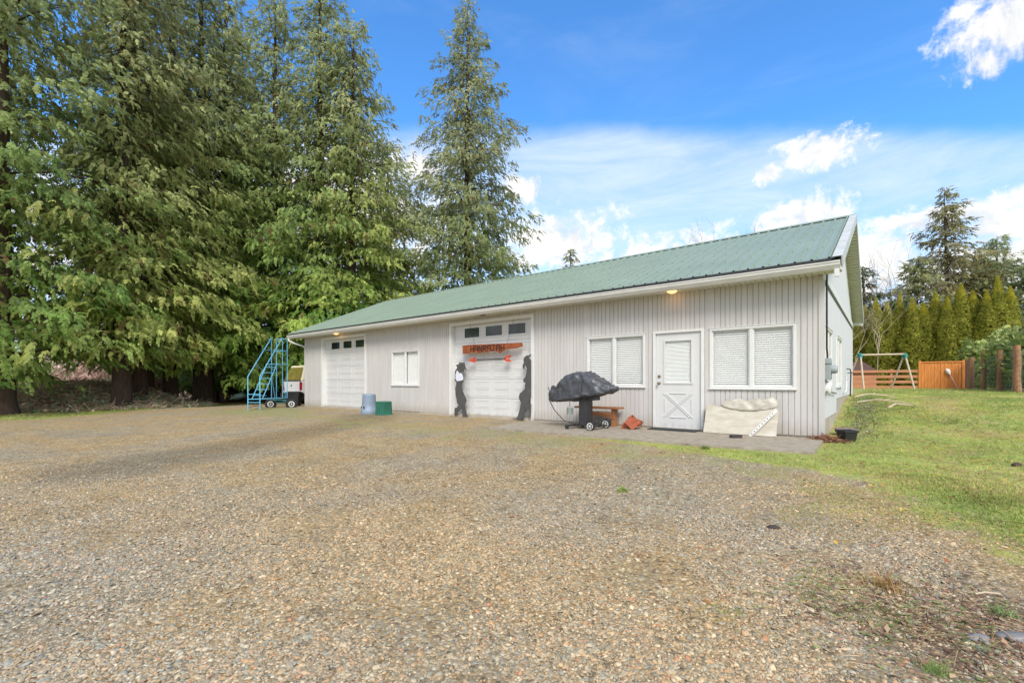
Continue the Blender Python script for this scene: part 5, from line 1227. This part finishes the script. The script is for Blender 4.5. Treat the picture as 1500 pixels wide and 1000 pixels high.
puff = sm(ma('ADD', acc, nz_), -.15, .70)
# thin high sheet low in the sky
sepz = N.new('ShaderNodeSeparateXYZ'); L.new(DIR, sepz.inputs[0]); Z = sepz.outputs['Z']
mp = N.new('ShaderNodeMapping'); mp.inputs['Scale'].default_value = (1,1,6); L.new(DIR, mp.inputs['Vector'])
ci = wn(2.6, 6, .68, mp.outputs[0], .6)
flat = ma('DIVIDE', Z, ma('MAXIMUM', vm('DOT_PRODUCT', DIR, (FW[0], FW[1], 0), 1), .2))
band = sm(ma('ADD', flat, ma('MULTIPLY', ma('SUBTRACT', wn(4, 5), .5), .09)), .575, .505)
bandlow = sm(Z, .36, .05)
sheet = ma('MULTIPLY', band, ma('ADD', ma('MULTIPLY', sm(ci, .28, .70), .38), .40))
sheet = ma('MAXIMUM', sheet, ma('MULTIPLY', bandlow, .9))
wisp = ma('MULTIPLY', sm(wn(1.6, 6, .6, mp.outputs[0], 1.0), .52, .8), .10)
fac = ma('MAXIMUM', ma('MAXIMUM', sheet, wisp), 0)
def mixc(f, a, b):
    n = N.new('ShaderNodeMix'); n.data_type = 'RGBA'; L.new(f, n.inputs['Factor'])
    for s, v in ((6, a), (7, b)):
        if isinstance(v, tuple): n.inputs[s].default_value = (*v, 1)
        else: L.new(v, n.inputs[s])
    return n.outputs[2]
c = mixc(fac, hs.outputs[0], (.52,.59,.67))
# unseen broken overcast, added overhead and behind the viewpoint for neutral fill light
zen = ma('MAXIMUM', sm(Z, .70, .86), sm(vm('DOT_PRODUCT', DIR, (FW[0], FW[1], 0), 1), .32, .05))
over = ma('MULTIPLY', zen, sm(wn(2.2, 7, .6, mp.outputs[0], .4), .30, .55))
puff = ma('MAXIMUM', puff, ma('MULTIPLY', over, .92))
c = mixc(puff, c, mixc(sm(det, .35, .6), (.50,.515,.54), (.70,.69,.67)))
L.new(c, bg.inputs['Color'])

sl = bpy.data.lights.new('sun', 'SUN'); sl.energy = 2.2; sl.angle = math.radians(24); sl.color = (1,.945,.86)
so = bpy.data.objects.new('sun', sl); COL.objects.link(so)
tosun = Vector((math.sin(SUN_AZ)*math.cos(SUN_EL), math.cos(SUN_AZ)*math.cos(SUN_EL), math.sin(SUN_EL)))
so.rotation_euler = tosun.to_track_quat('Z', 'Y').to_euler()

cd = bpy.data.cameras.new('camera'); cd.sensor_width = 36; cd.lens = 673/1500*36; cd.shift_y = .04; cd.clip_end = 3000; cd.clip_start = .05
co_ = bpy.data.objects.new('camera', cd); COL.objects.link(co_); co_.location = CAM; co_.rotation_euler = (PI/2, 0, YAW); S.camera = co_
W.cycles.sampling_method = 'MANUAL'; W.cycles.sample_map_resolution = 256
S.view_settings.view_transform = 'Standard'; S.view_settings.look = 'None'; S.view_settings.exposure = 0.75; S.view_settings.gamma = 1
S.cycles.max_bounces = 5; S.cycles.diffuse_bounces = 4; S.cycles.transparent_max_bounces = 6
